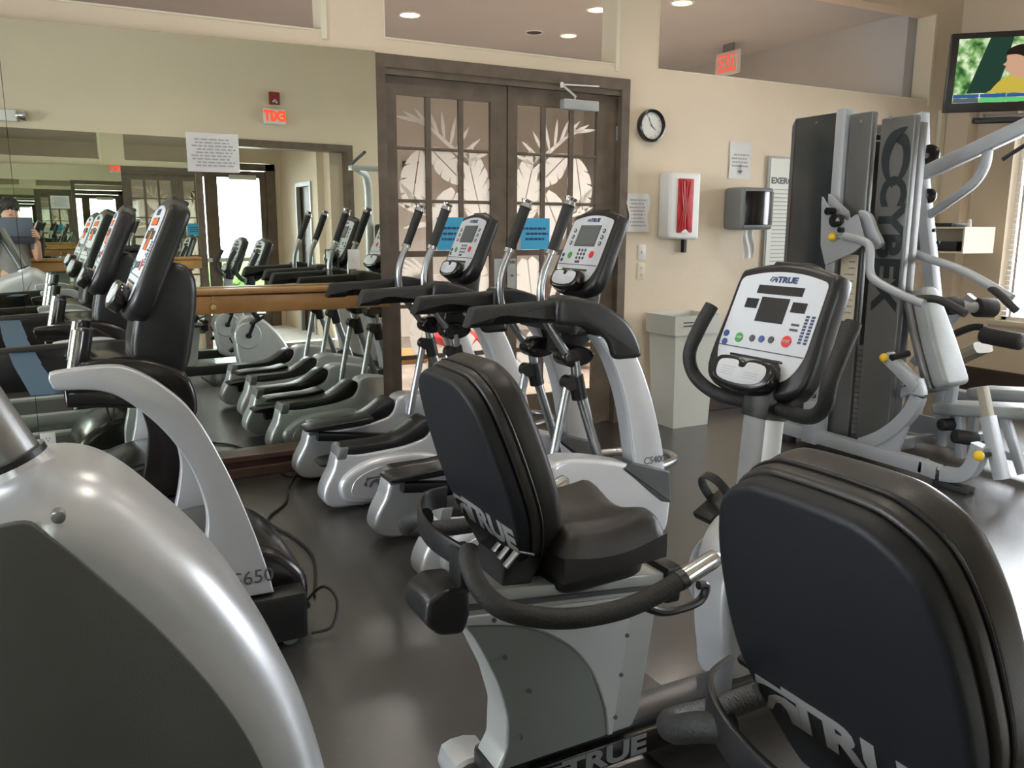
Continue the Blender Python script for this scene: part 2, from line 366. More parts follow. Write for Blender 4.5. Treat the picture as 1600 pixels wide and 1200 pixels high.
# ---- lobby seen through the clerestory and the glazed doors
g = G(); g.box(-2, 7.2, 5.6, 11, -.1, -.001); struct(g.obj('floor_lobby', 'lobbyfloor', smooth=False))
g = G(); g.box(-2, 7.2, 5.42, 11, 3.46, 3.56); struct(g.obj('ceiling_lobby', 'mauve', smooth=False))
g = G(); g.box(7.0, 7.2, 5.43, 11, 0, 3.46); struct(g.obj('wall_lobby_right', 'mauve', smooth=False))
g = G(); g.box(-2, 7.2, 10.9, 11, 0, 3.46); g.box(-2.1, -2, 5.57, 11, 0, 3.46)
struct(g.obj('wall_lobby_back', 'lobbywall', smooth=False))
def downlight(x, y, z, r, lampmat, label, power, col, group=None):
    t = thing('downlight', label, 'ceiling light', (x, y, z), group)
    n = 20; g = G()
    ring = [(math.cos(2*PI*k/n), math.sin(2*PI*k/n)) for k in range(n)]
    vs = [(x+c*q, y+s_*q, zz) for q, zz in ((r*1.25, z), (r*1.2, z-.008), (r, z-.008), (r*.95, z-.001)) for c, s_ in ring]
    g.add(vs, [[k*n+i, k*n+(i+1) % n, (k+1)*n+(i+1) % n, (k+1)*n+i] for k in range(3) for i in range(n)])
    g.obj('trim_ring', 'white', t)
    g = G(); g.prism([(x+c*r*.95, y+s_*r*.95) for c, s_ in ring], z-.006, z-.002, ax='z'); g.obj('lens', lampmat, t, smooth=False)
    if power:
        d = bpy.data.lights.new('downlight_lamp', 'SPOT'); d.energy = power; d.color = col; d.spot_size = 2.4; d.spot_blend = .6; d.shadow_soft_size = r
        lo = bpy.data.objects.new('downlight_lamp', d); COL.objects.link(lo); lo.parent = t; lo.location = (0, 0, -.012)
    return t
downlight(3.0, 7.7, 3.46, .09, 'bulb', 'bright white ceiling light showing in the opening left above the double doors', 900, (1, .95, .88))
downlight(4.43, 6.7, 3.46, .09, 'bulbwarm', 'warm yellow ceiling light high at the right end of the opening above the doors', 760, (1, .92, .8))
downlight(4.74, 7.7, 3.46, .08, 'bulbwarm', 'smaller warm ceiling light below the yellow one above the doors', 90, (1, .75, .5))
downlight(4.36, 7.75, 3.46, .08, 'black', 'unlit dark round ceiling fixture above the double doors', 0, WARM)
downlight(4.95, 6.15, 3.46, .09, 'bulbwarm', 'warm ceiling light at the top edge of the opening above the clock', 650, (1, .9, .8))
downlight(.75, 7.4, 3.46, .09, 'bulbwarm', 'warm ceiling light at the top of the opening above the mirror', 420, (1, .92, .8))
t = thing('exit_sign', 'dim red exit sign on the lobby ceiling seen through the opening above the poster', 'exit sign', (6.45, 7.2, 3.4))
g = G(); g.box(6.43, 6.47, 7.02, 7.38, 3.14, 3.38, .01); g.obj('housing', 'white', t)
g = G(); g.box(6.44, 6.46, 7.12, 7.28, 3.38, 3.46); g.obj('ceiling_mount', 'silverdark', t)
fm = frame((6.43, 7.2, 3.26), (0, -1, 0), (0, 0, 1))
g = G(); g.M = fm; g.box(-.15, .15, -.09, .09, 0, .002); g.obj('sign_face', 'exitdim', t, smooth=False)
lettering(fm, 'EXIT', .17, 'white', t, .004, z=.004)
# room ceiling lamps (above the frame)
for (x, y, where) in ((-1.2, 2.5, 'over the treadmills'), (1.6, 1.3, 'over the recumbent bikes'), (1.6, 3.7, 'over the elliptical trainers'), (4.4, 1.3, 'over the open floor in front of the weight tower'), (4.4, 3.7, 'over the weight tower'), (6.6, 2.5, 'nearest the windows')):
    downlight(x, y, H, .1, 'bulb', 'round recessed gym ceiling light ' + where, 75, WARM, 'recessed gym ceiling lights')

# ---- vestibule with the glazed exit doors, seen only in the mirror
g = G(); g.box(1.3, 4.0, -2.9, -.72, -.1, 0); struct(g.obj('floor_vestibule', 'concrete', smooth=False))
g = G(); g.box(1.3, 4.0, -2.9, -.72, 2.72, 2.82); struct(g.obj('ceiling_vestibule', 'ceil', smooth=False))
g = G(); g.box(3.52, 3.62, -2.62, -.95, 2.12, 2.72); g.box(3.52, 3.62, -2.62, -1.85, 0, 2.12); g.box(3.52, 3.62, -1.2, -.95, 0, 2.12)
g.box(3.62, 4.0, -1.0, -.72, 0, 2.72); g.box(1.3, 1.42, -2.62, -.72, 0, 2.72)
struct(g.obj('wall_vestibule', 'wall', smooth=False))
g = G(); g.box(1.3, 4.0, -2.74, -2.62, 2.45, 2.72); g.box(3.4, 4.0, -2.74, -2.62, 0, 2.45); g.box(1.3, 1.6, -2.74, -2.62, 0, 2.45)
struct(g.obj('wall_entrance', 'wall', smooth=False))
def plain_leaf(parent, x0, x1, y, z1):
    g = G(); g.box(x0, x0+.09, y-.02, y+.02, 0, z1); g.box(x1-.09, x1, y-.02, y+.02, 0, z1); g.box(x0+.09, x1-.09, y-.02, y+.02, z1-.1, z1); g.box(x0+.09, x1-.09, y-.02, y+.02, 0, .2)
    lf = g.obj('door_leaf', 'brown', parent, smooth=False)
    G().box(x0+.09, x1-.09, y-.004, y+.004, .2, z1-.1).obj('glass_pane', 'glass', lf, smooth=False)
    g = G(); g.box(x0+.05, x1-.05, y+.05, y+.08, 1.0, 1.06, .01); g.obj('push_bar', 'white', lf)
d2 = struct(G().box(1.58, 1.62, -2.7, -2.6, 0, 2.4).box(3.30, 3.44, -2.7, -2.6, 0, 2.44).box(1.58, 3.44, -2.7, -2.6, 2.34, 2.44).obj('door_2', 'brown', smooth=False))
plain_leaf(d2, 1.62, 2.50, -2.65, 2.33); plain_leaf(d2, 2.50, 3.30, -2.65, 2.33)
g = G(); g.box(2.75, 3.15, -2.62, -2.56, 2.2, 2.27, .01); g.obj('door_closer', 'white', d2)
t3 = struct(G().box(1.86, 1.94, -.74, -.53, 0, 2.58).box(3.80, 3.88, -.74, -.53, 0, 2.58).box(1.94, 3.80, -.74, -.53, 2.49, 2.58).obj('trim_5', 'brown', smooth=False))
d3 = struct(G().box(3.50, 3.53, -1.86, -1.81, 0, 2.14).box(3.50, 3.53, -1.24, -1.19, 0, 2.14).box(3.50, 3.53, -1.81, -1.24, 2.08, 2.14).obj('door_3', 'greygreen', smooth=False))
g = G(); g.box(3.57, 3.60, -1.85, -1.2, 0, 2.12); g.obj('door_panel', 'darkbrown', d3, smooth=False)
g = G(); g.box(-6, 12, -12, -2.9, -.12, -.02); struct(g.obj('ground', 'concrete', smooth=False))
g = G()
for i in range(260):
    x = random.uniform(-1, 7); r = random.uniform(.15, .38)
    g.ball((x, random.uniform(-8.6, -7.8), random.uniform(.1, .75)), r, 6, (1, 1, random.uniform(.6, 1)))
tag(g.obj('hedge', 'foliage', ang=180), 'low green hedge outside beyond the glazed exit doors', 'hedge')

# ================================================================ MIRROR WALL FITTINGS
MS = -math.tan(math.radians(2.1))
def my(x): return 5.185 + (1.78-x)*MS
def mtop(x): return 2.582-(1.79-x)*.024
def mirror_panel(x0, x1, z0, z1):
    g = G(); t0, t1 = mtop(x0), mtop(x1); d = Vector((x1-x0, my(x1)-my(x0))); e = .0012
    g.add([(x0+e, my(x0), z0), (x1-e, my(x1), z0), (x1-e, my(x1), t1), (x0+e, my(x0), t0), (x0+e, my(x0)+.006, z0), (x1-e, my(x1)+.006, z0), (x1-e, my(x1)+.006, t1), (x0+e, my(x0)+.006, t0)],
          [(0, 1, 2, 3), (4, 7, 6, 5), (0, 4, 5, 1), (3, 2, 6, 7), (0, 3, 7, 4), (1, 5, 6, 2)])
    return g
tag(mirror_panel(-.225, 1.788, .136, 2.578).obj('wall_mirror', 'mirror', smooth=False), 'large frameless wall mirror between the double doors and the thin seam', 'mirror')
tag(mirror_panel(-4.45, -.225, .136, 2.578).obj('wall_mirror', 'mirror', smooth=False), 'wall mirror panel at the far left beyond the thin seam', 'mirror')
tag(G().box(-4.5, 1.86, -.56, -.552, .2, 2.56).obj('wall_mirror', 'mirror', smooth=False), 'wall mirror on the opposite wall seen only as repeating reflections', 'mirror')
t = thing('ballet_barre', 'varnished oak barre rail running across the mirror to the doors', 'barre', (1, 5.1, 1.0))
G().box(.30, 1.785, 5.00, 5.125, 1.118, 1.150, .008).obj('cap_rail', 'oak', t)
G().box(.30, 1.785, 5.015, 5.115, 1.008, 1.112, .008).obj('lower_rail', 'oak', t)
for bx in (.71,):
    g = G(); g.cyl((bx, 5.015, 1.05), (bx, 4.99, 1.05), .020, 16, .016); g.cyl((bx, 5.0, 1.05), (bx, 5.0, 1.115), .004, 8); g.obj('brass_hook', 'brass', t)
t = thing('ballet_barre', 'oak barre rail on the opposite wall seen in the mirror', 'barre', (-1, -.5, 1.0))
G().box(-4.4, 1.85, -.55, -.44, 1.118, 1.150, .006).obj('cap_rail', 'oak', t); G().box(-4.4, 1.85, -.55, -.46, 1.008, 1.112, .006).obj('lower_rail', 'oak', t)

def sheet(name, x0, x1, z0, z1, y, m, label, cat='notice', lines=0, ink='inkfaint', curl=.004, marg=.12, jag=0, gap=None, title=None, slope=0):
    t = thing(name, label, cat, ((x0+x1)/2, y, z0))
    g = G(); nx, nz = 10, 8
    def fn(u, v):
        x = x0+(x1-x0)*u; z = z0+(z1-z0)*v; c = curl*((2*u-1)**2)*(1-.5*v)*(1+.6*math.sin(5*u+3*v))
        if jag: x += jag*math.sin(9*v+1)*(2*u-1)
        return (x, y-c-.001+slope*(x0-x), z)
    g.grid(fn, nx, nz); so = g.obj('sheet', m, t, ang=180)
    W, Hh = x1-x0, z1-z0
    if lines:
        g = G(); rr = random.Random(len(label))
        top = z1-marg*Hh - (0 if not title else .16*Hh); st = (top-z0-marg*Hh)/lines
        for i in range(lines):
            zc = top-st*(i+.5); xa = x0+W*(.08+rr.uniform(0, .12)); xe = x1-W*(.06+rr.uniform(0, .14)); x = xa
            while x < xe:
                wl = min(rr.uniform(.05, .16)*W, xe-x); xm = x+wl/2; u = (xm-x0)/W; v = (zc-z0)/Hh
                yc = fn(u, v)[1]-.0012; g.box(x, x+wl, yc-.0006, yc, zc-st*.22, zc+st*.22); x += wl+W*.025
        g.obj('printed_lines', ink, t, smooth=False)['kind'] = 'stuff'
    return t
sheet('notice', .64, .925, 1.815, 2.03, my(.93)-.006, 'paper', 'white printed notice taped to the mirror near its top', lines=9, curl=.008, slope=-MS)
# outlet and switch stuck on / set in the mirror
def plate(name, x, z, w_, h_, y, m, label, cat, kind):
    t = thing(name, label, cat, (x, y, z))
    G().box(x-w_/2, x+w_/2, y-.006, y, z-h_/2, z+h_/2, .002).obj('cover_plate', m, t)
    g = G()
    if kind == 'outlet':
        for dz in (-.028, .028):
            for dx in (-.008, .008): g.box(x+dx-.0015, x+dx+.0015, y-.0068, y-.006, z+dz-.006, z+dz+.006)
            g.box(x-.003, x+.003, y-.0068, y-.006, z+dz-.016, z+dz-.011)
        g.obj('socket_slots', 'ink', t, smooth=False)
    else:
        g.box(x-.005, x+.005, y-.016, y-.006, z-.010, z+.010, .002); g.obj('toggle', m, t)
    return t
plate('power_outlet', -.185, .325, .075, .118, my(-.185), 'white', 'white electrical outlet at the bottom left of the mirror', 'outlet', 'outlet')
plate('light_switch', 1.605, 1.305, .075, .125, my(1.605), 'white', 'white switch plate on the mirror just above the barre near the doors', 'switch', 'switch')
plate('light_switch', 3.915, 1.325, .07, .115, 5.24, 'white', 'white switch plate on the wall below the small notice by the doors', 'switch', 'switch')
plate('power_outlet', 3.915, 1.18, .07, .125, 5.24, 'card', 'cream outlet plate directly under the white switch by the doors', 'outlet', 'outlet')
# brown box mounted beside the switch in the mirror
t = thing('mirror_cutout', 'dark framed square recess in the mirror above the barre, left of the switch plate', 'recess', (1.46, my(1.46), 1.25))
g = G(); yy = my(1.46)
for a, b, c, d in ((1.42, 1.425, 1.24, 1.37), (1.50, 1.505, 1.24, 1.37), (1.425, 1.50, 1.24, 1.245), (1.425, 1.50, 1.365, 1.37)): g.box(a, b, yy-.006, yy, c, d)
g.obj('frame', 'black', t, smooth=False)

# opposite wall: exit sign, fire alarm, emergency light (seen mirrored)
t = thing('exit_sign', 'glowing red exit sign seen back to front in the mirror', 'exit sign', (2.85, -.56, 2.9))
g = G(); g.box(2.72, 2.99, -.56, -.51, 2.78, 2.97, .01); g.obj('housing', 'white', t)
fm = frame((2.855, -.509, 2.875), (-1, 0, 0), (0, 0, 1))
g = G(); g.M = fm; g.box(-.11, .11, -.075, .075, 0, .002); g.obj('sign_face', 'white', t, smooth=False)
lettering(fm, 'EXIT', .165, 'exitred', t, .010, z=.004, sx=.82)
t = thing('fire_alarm', 'dark red fire alarm strobe above the exit sign in the mirror', 'fire alarm', (2.865, -.56, 3.1))
G().box(2.80, 2.93, -.56, -.51, 3.02, 3.17, .008).obj('housing', 'darkred', t)
g = G(); g.ball((2.865, -.508, 3.055), .03, 12, (1, .4, 1)); g.obj('strobe_lens', 'chrome', t)
t = thing('emergency_light', 'cream emergency light with a clear lamp seen at the left of the mirror', 'emergency light', (.0, -.56, 2.75))
G().box(-.32, .04, -.56, -.48, 2.62, 2.74, .01).obj('housing', 'white', t)
g = G(); g.cyl((.04, -.52, 2.69), (.14, -.50, 2.68), .045, 14, .055, .008); g.obj('lamp_head', 'chrome', t)

# ================================================================ FRENCH DOORS
door = struct(G().box(1.79, 1.86, 5.215, 5.42, 0, 2.58).box(3.68, 3.75, 5.215, 5.42, 0, 2.58).box(1.86, 3.68, 5.215, 5.42, 2.50, 2.58)
    .box(1.86, 3.68, 5.23, 5.27, 2.46, 2.50).obj('door_1', 'brown', smooth=False))
cols = {0: [(1.95, 2.155), (2.195, 2.395), (2.43, 2.635)], 1: [(2.84, 3.04), (3.075, 3.275), (3.31, 3.51)]}
rows = [(2.03, 2.35), (1.69, 2.01), (1.35, 1.67), (.99, 1.31), (.64, .965), (.28, .61)]
for L, (x0, x1) in enumerate([(1.862, 2.755), (2.765, 3.678)]):
    g = G(); cs = cols[L]; y0, y1 = 5.275, 5.315
    g.box(x0, cs[0][0], y0, y1, .01, 2.47); g.box(cs[2][1], x1, y0, y1, .01, 2.47); g.box(cs[0][0], cs[2][1], y0, y1, 2.35, 2.47); g.box(cs[0][0], cs[2][1], y0, y1, .01, .28)
    leaf = g.obj('door_leaf', 'brown', door, smooth=False)
    for a, b in ((cs[0][1], cs[1][0]), (cs[1][1], cs[2][0])): G().box(a, b, y0+.006, y1-.006, .28, 2.35, .004).obj('muntin', 'brown', leaf, smooth=False)
    for i in range(5): G().box(cs[0][0], cs[2][1], y0+.008, y1-.008, rows[i+1][1], rows[i][0], .004).obj('muntin', 'brown', leaf, smooth=False)
    for (a, b) in cs:
        for (c, d) in rows: G().box(a, b, 5.293, 5.297, c, d).obj('glass_pane', 'glass', leaf, smooth=False)
    # etched tropical leaves on the back of the glass; door 1 mirrors door 0
    def fx(u): return 1.95+u if L == 0 else 3.51-u
    def add_leaf(polys):
        g = G()
        for k, P in enumerate(polys): 
            yy = 5.300+.0006*k
            g.prism([(fx(u), v) for u, v in P], yy, yy+.0004)
        return g.obj('etched_leaf', 'frost', leaf, smooth=False)
    def blade(cx_, cz_, ang, l, w_, off=0, bend=0):
        P = []; ca, sa = math.cos(ang), math.sin(ang)
        for side in (1, -1):
            rng = range(9) if side == 1 else range(8, -1, -1)
            for k in rng:
                s_ = k/8; t_ = off + l*s_; ww = side*w_*math.sin(PI*min(1, s_*.96+.02))**.8; bb = bend*s_*s_*l
                P.append((max(.0, min(.685, cx_+ca*t_-sa*(ww+bb))), max(.28, min(2.349, cz_+sa*t_+ca*(ww+bb)))))
        return P
    def monstera(cx_, cz_, ang, l, w_, cuts=5, depth=.35, lean=.10):
        ca, sa = math.cos(ang), math.sin(ang); out = []
        for side in (1, -1):
            def pt(s_, q):
                wv = side*(.004 + w_*(max(0, math.sin(PI*min(1, .07+.91*s_)))**.62)*q); tt = l*s_ + lean*l*q
                return (max(0, min(.685, cx_+ca*tt-sa*wv)), max(.28, min(2.349, cz_+sa*tt+ca*wv)))
            P = [pt(0, 0)]
            for k in range(cuts):
                s0, s1 = k/cuts, (k+1)/cuts
                for f_ in (.06, .3, .6, .90): P.append(pt(s0+(s1-s0)*f_, 1-.10*abs(f_-.45)))
                if k < cuts-1: P.append(pt(s1-.02, depth))
            P.append(pt(1, 0)); out.append(P)
        return out
    def palm(cx_, cz_, a0, a1, n, l, w_, stem=.06):
        return [blade(cx_, cz_, a0+(a1-a0)*k/(n-1), l*(.8+.2*math.sin(PI*k/(n-1))), w_, stem) for k in range(n)]
    R_ = math.radians
    add_leaf([blade(.20+.30*k/8, 2.19-.24*k/8, R_(172-19*k), .20, .013, .0) for k in range(9)]); add_leaf([[(.17, 2.205), (.18, 2.22), (.56, 1.935), (.54, 1.91)]])
    add_leaf(monstera(.17, 2.02, R_(-100), .38, .105, 4, .5)); add_leaf(monstera(.24, 2.03, R_(-42), .30, .085, 4, .4))
    add_leaf(monstera(.66, 1.42, R_(104), .56, .125, 7, .35, .18)); add_leaf([blade(.02, 1.80, R_(-48), .24, .020), blade(.01, 1.66, R_(-20), .22, .016), blade(.04, 1.50, R_(10), .24, .018)])
    add_leaf(monstera(.27, 1.42, R_(64), .36, .115, 2, .75)); add_leaf(monstera(.62, 1.36, R_(170), .30, .070, 5, .3))
    add_leaf([blade(.36, .98+.03*k, R_(120+9*k), .44, .012, .05, .22) for k in range(8)])
    add_leaf(monstera(.52, .94, R_(82), .34, .13, 3, .5)); add_leaf(monstera(.13, .60, R_(80), .44, .095, 3, .6))
    add_leaf([blade(.38, .86-.02*k, R_(150-26*k), .28, .024, .03) for k in range(6)]); add_leaf(monstera(.60, .32, R_(106), .44, .12, 5, .4))
    add_leaf(monstera(.16, .29, R_(64), .40, .10, 3, .5)); add_leaf([blade(.36, .32, R_(60+22*k), .24, .026, .03, .3) for k in range(5)])
    xx = 2.695 if L == 0 else 2.80
    ph = G().box(xx-.038, xx+.030, 5.270, 5.276, 1.06, 1.29, .001).obj('push_plate', 'greygreen', leaf, smooth=False)
    g = G(); g.cyl((xx, 5.262, 1.17), (xx, 5.272, 1.17), .008, 10); g.obj('keyhole', 'ink', ph)
    if L == 1: lettering(frame((xx, 5.268, 1.265), (1, 0, 0), (0, 0, 1)), 'PUSH', .030, 'ink', leaf, .0006)
for k in range(3):
    zz = (.35, 1.25, 2.15)[k]; g = G(); g.cyl((1.862, 5.268, zz), (1.862, 5.268, zz+.1), .009, 10); g.cyl((3.678, 5.268, zz), (3.678, 5.268, zz+.1), .009, 10); g.obj('hinge', 'silverdark', door)
g = G(); g.cyl((2.80, 5.275, 1.43), (2.80, 5.235, 1.43), .022, 16, .02, .004); g.cyl((2.80, 5.24, 1.43), (2.80, 5.21, 1.43), .012, 12, .014, .003); g.obj('lock_cylinder', 'steel', door)
dc = G().box(3.18, 3.475, 5.21, 5.275, 2.335, 2.405, .006).obj('door_closer', 'greygreen', door)
g = G(); g.tube([(3.28, 5.24, 2.405), (3.28, 5.22, 2.425), (3.14, 5.18, 2.49)], 1, sq=(.014, .008, .002)); g.tube([(3.14, 5.18, 2.49), (3.46, 5.20, 2.505)], 1, sq=(.016, .010, .002)); g.cyl((3.14, 5.18, 2.47), (3.14, 5.18, 2.505), .012, 10); g.obj('closer_arm', 'white', dc)
# lobby furniture glimpsed through the doors
def lobby_chair(x, y, label):
    t = thing('lobby_chair', label, 'chair', (x, y, 0))
    g = G(); g.box(x-.25, x+.25, y-.25, y+.25, .42, .5, .02); g.obj('seat', 'red', t)
    g = G(); g.box(x-.25, x+.25, y+.2, y+.26, .55, 1.0, .02); g.obj('backrest', 'darkbrown', t)
    for dx in (-.22, .22):
        for dy in (-.22, .22): G().cyl((x+dx, y+dy, 0), (x+dx*.95, y+dy*.95, .42 if dy < 0 else .9), .02, 8).obj('leg', 'darkbrown', t)
lobby_chair(3.25, 7.2, 'dark red lobby chair glimpsed through the left glazed door')
lobby_chair(4.7, 7.6, 'dark red lobby chair glimpsed through the right glazed door')
t = thing('lobby_table', 'low wooden lobby table behind the left glazed door', 'table', (2.35, 6.6, 0))
G().box(1.9, 2.9, 6.3, 6.9, .40, .45, .01).obj('tabletop', 'oak', t)
for dx in (1.95, 2.85):
    for dy in (6.35, 6.85): G().box(dx-.03, dx+.03, dy-.03, dy+.03, 0, .40).obj('leg', 'oak', t)
t = thing('picture', 'small brown framed picture on the lobby wall behind the left door', 'picture', (4.35, 10.88, 2.2))
G().box(4.1, 4.5, 10.86, 10.9, 2.1, 2.4, .01).obj('frame', 'darkbrown', t); G().box(4.14, 4.46, 10.85, 10.862, 2.14, 2.36).obj('canvas', 'oak', t, smooth=False)
sheet('notice', 2.86, 3.10, 1.355, 1.575, 5.262, 'bluepaper', 'bright blue printed notice taped on the right glazed door', lines=3, ink='navy', marg=.25)
sheet('notice', 2.215, 2.46, 1.355, 1.575, 5.262, 'bluepaper', 'bright blue printed notice taped on the left glazed door', lines=3, ink='navy', marg=.25)

# ================================================================ BACK WALL FITTINGS
t = thing('wall_clock', 'round black rimmed wall clock with a white face, right of the doors', 'clock', (3.955, 5.24, 2.27))
fm = frame((3.955, 5.24, 2.265), (1, 0, 0), (0, 0, 1))
g = G(); n = 40
prof = [(.118, 0), (.122, .02), (.118, .04), (.108, .044), (.098, .036), (.096, .02)]
g.M = fm; vs = [(r*math.cos(2*PI*k/n), r*math.sin(2*PI*k/n), z) for r, z in prof for k in range(n)]
g.add(vs, [[i*n+k, i*n+(k+1) % n, (i+1)*n+(k+1) % n, (i+1)*n+k] for i in range(len(prof)-1) for k in range(n)]); g.obj('rim', 'gloss', t)
g = G(); g.M = fm; disc(g, 0, 0, .097, .015, .022, 32); g.obj('dial', 'white', t, smooth=False)
g = G(); g.M = fm
for k in range(12):
    a = PI/6*k; r0, r1 = .078, .088
    c, s_ = math.cos(a), math.sin(a); g.prism([(c*r0-s_*.0018, s_*r0+c*.0018), (c*r0+s_*.0018, s_*r0-c*.0018), (c*r1+s_*.0018, s_*r1-c*.0018), (c*r1-s_*.0018, s_*r1+c*.0018)], .022, .0225, ax='z')
g.obj('hour_marks', 'ink', t, smooth=False)
def hand(ang, l, w_):
    g = G(); g.M = fm; c, s_ = math.sin(ang), math.cos(ang)
    g.prism([(-s_*w_-c*.012, c*w_-s_*.012), (s_*w_-c*.012, -c*w_-s_*.012), (c*l+s_*w_*.5, s_*l-c*w_*.5), (c*l-s_*w_*.5, s_*l+c*w_*.5)], .024, .0255, ax='z'); return g.obj('clock_hand', 'ink', t, smooth=False)
hand(R_(-25), .072, .0028); hand(R_(125), .050, .0034)
t = thing('first_aid_case', 'white wall case with a red front hanging right of the doors', 'case', (4.21, 5.24, 1.68))
G().prism(soften([(4.06, 1.43), (4.36, 1.42), (4.36, 1.93), (4.06, 1.93)], .03, 4), 5.10, 5.24, .02).obj('housing', 'white', t)
G().prism(soften([(4.135, 1.475), (4.285, 1.475), (4.285, 1.88), (4.135, 1.88)], .01, 2), 5.092, 5.104, .003).obj('red_insert', 'red', t)
g = G()
for k in range(4): g.tube([(4.15+.03*k, 5.09, 1.50), (4.19+.01*k, 5.086, 1.66), (4.16+.03*k, 5.09, 1.86)], .004, 6)
g.obj('cling_wrap_folds', mat('red_film', (.50, .05, .05), .15), t)
G().prism([(4.17, 1.475), (4.21, 1.505), (4.25, 1.475)], 5.088, 5.094).obj('tab', 'white', t, smooth=False)
G().box(4.30, 4.325, 5.20, 5.24, 1.32, 1.42).obj('strap', 'black', t, smooth=False)
sheet('notice', 4.755, 4.985, 1.905, 2.195, 5.238, 'paper', 'white notice with a down arrow above the paper towel dispenser', lines=4, marg=.3, jag=.002)
g = G(); g.tube([(4.875, 5.229, 2.02), (4.875, 5.229, 1.965)], .003, 6); g.prism([(4.855, 1.972), (4.895, 1.972), (4.875, 1.945)], 5.226, 5.231)
o = g.obj('arrow', 'ink', bpy.data.objects[[k.name for k in bpy.data.objects if k.name.startswith('notice') and 'arrow' in k.get('label', '')][0]])
t = thing('paper_towel_dispenser', 'black glossy paper towel dispenser on the wall with a towel hanging', 'towel dispenser', (4.9, 5.24, 1.7))
G().prism(soften([(4.72, 1.50), (5.06, 1.50), (5.06, 1.83), (4.72, 1.83)], .025, 3), 5.02, 5.24, .03).obj('housing', 'silverdark', t)
g = G(); n = 14; g.prism([(4.74+.31*k/n, 4.995+.03-.055*math.sin(PI*k/n)) for k in range(n+1)] + [(5.05, 5.06), (4.74, 5.06)], 1.535, 1.80, ax='z', r=.006); g.obj('smoked_cover', 'gloss', t)
g = G(); g.grid(lambda u, v: (4.83+.10*u+.01*math.sin(6*v), 5.10+.008*math.sin(9*u+4*v), 1.27+.23*v), 8, 8); g.obj('paper_towel', 'paper', t, ang=180)
sheet('notice', 3.755, 3.955, 1.48, 1.765, 5.232, 'paper', 'curled plastic sleeved notice just right of the door frame', lines=8, curl=.02, jag=.012)
t = thing('poster', 'tall white exercise poster in a thin frame beside the weight tower', 'poster', (5.7, 5.24, 1.6))
G().box(5.17, 6.3, 5.22, 5.24, 1.05, 2.10, .003).obj('frame', 'greygreen', t)
G().box(5.19, 6.28, 5.216, 5.222, 1.07, 2.08).obj('sheet', mat('pale_green_poster', (.62, .64, .56), .6), t, smooth=False)
lettering(frame((5.51, 5.215, 1.90), (1, 0, 0), (0, 0, 1)), 'EXERCISE BASICS', .07, 'ink', t, .002, sx=1.15)
fm = frame((5.52, 5.214, 2.02), (1, 0, 0), (0, 0, 1)); g = G(); g.M = fm
for k in range(24):
    a, b = 2*PI*k/24, 2*PI*(k+1)/24; g.prism([(.05*math.cos(a), .05*math.sin(a)), (.05*math.cos(b), .05*math.sin(b)), (.036*math.cos(b), .036*math.sin(b)), (.036*math.cos(a), .036*math.sin(a))], 0, .001, ax='z')
g.obj('emblem', mat('teal_ink', (.03, .18, .20), .5), t, smooth=False)
g = G(); rr = random.Random(4)
for i in range(22):
    z = 1.83-.033*i; g.box(5.24, 5.50+rr.uniform(-.1, .1), 5.2145, 5.2155, z-.004, z+.004)
g.obj('printed_lines', 'inkfaint', t, smooth=False)['kind'] = 'stuff'

t = thing('waste_bin', 'tall cream square waste bin against the wall right of the doors', 'bin', (4.12, 5.0, 0))
g = G()
def bin_ring(w_, d, z): cx_, cy_ = 4.145, 4.985; return [(cx_-w_/2, cy_-d/2, z), (cx_+w_/2, cy_-d/2, z), (cx_+w_/2, cy_+d/2, z), (cx_-w_/2, cy_+d/2, z)]
R0 = [bin_ring(.34, .27, 0), bin_ring(.40, .32, .72), bin_ring(.44, .35, .72), bin_ring(.45, .36, .865), bin_ring(.43, .34, .865), bin_ring(.36, .28, .60), bin_ring(.32, .25, .02)]
vs = [p for r in R0 for p in r]; fs = [[i*4+k, i*4+(k+1) % 4, (i+1)*4+(k+1) % 4, (i+1)*4+k] for i in range(len(R0)-1) for k in range(4)] + [[0, 1, 2, 3], [24, 25, 26, 27]]
g.add(vs, fs); g.obj('body', 'can', t, smooth=False)
g = G()
for z in (.815, .79): g.box(4.00, 4.09, 4.8035, 4.8065, z-.005, z+.005)
g.obj('label_print', 'ink', t, smooth=False)

# ---- television, soundbar, cupboard
t = thing('television', 'black flat television showing a man outdoors, mounted high by the right wall', 'television', (6.9, 4.5, 2.85))
tv = frame((7.0, 4.31, 2.79), (.72, -.69, 0), (0, 0, 1)) @ Matrix.Rotation(R_(7), 4, 'X')
g = G(); g.M = tv; g.prism(soften([(-.56, -.32), (.56, -.32), (.56, .30), (-.56, .30)], .01, 2), -.05, .012, .006, ax='z'); g.obj('bezel', 'gloss', t)
def tvm():
    m = bpy.data.materials.new('tv_picture'); m.use_nodes = True; nt = m.node_tree; nt.nodes.clear()
    o = nt.nodes.new('ShaderNodeOutputMaterial'); e = nt.nodes.new('ShaderNodeEmission'); tc = nt.nodes.new('ShaderNodeTexCoord'); n = nt.nodes.new('ShaderNodeTexNoise')
    n.inputs['Scale'].default_value = 14; n.inputs['Detail'].default_value = 6; r = nt.nodes.new('ShaderNodeValToRGB'); cr_ = r.color_ramp
    cr_.elements[0].position = .34; cr_.elements[0].color = (.03, .10, .03, 1); cr_.elements[1].position = .66; cr_.elements[1].color = (.75, .85, .60, 1)
    x = cr_.elements.new(.5); x.color = (.22, .42, .14, 1)
    nt.links.new(tc.outputs['Object'], n.inputs['Vector']); nt.links.new(n.outputs['Fac'], r.inputs['Fac']); nt.links.new(r.outputs['Color'], e.inputs[0]); e.inputs[1].default_value = .9
    nt.links.new(e.outputs[0], o.inputs[0]); return m
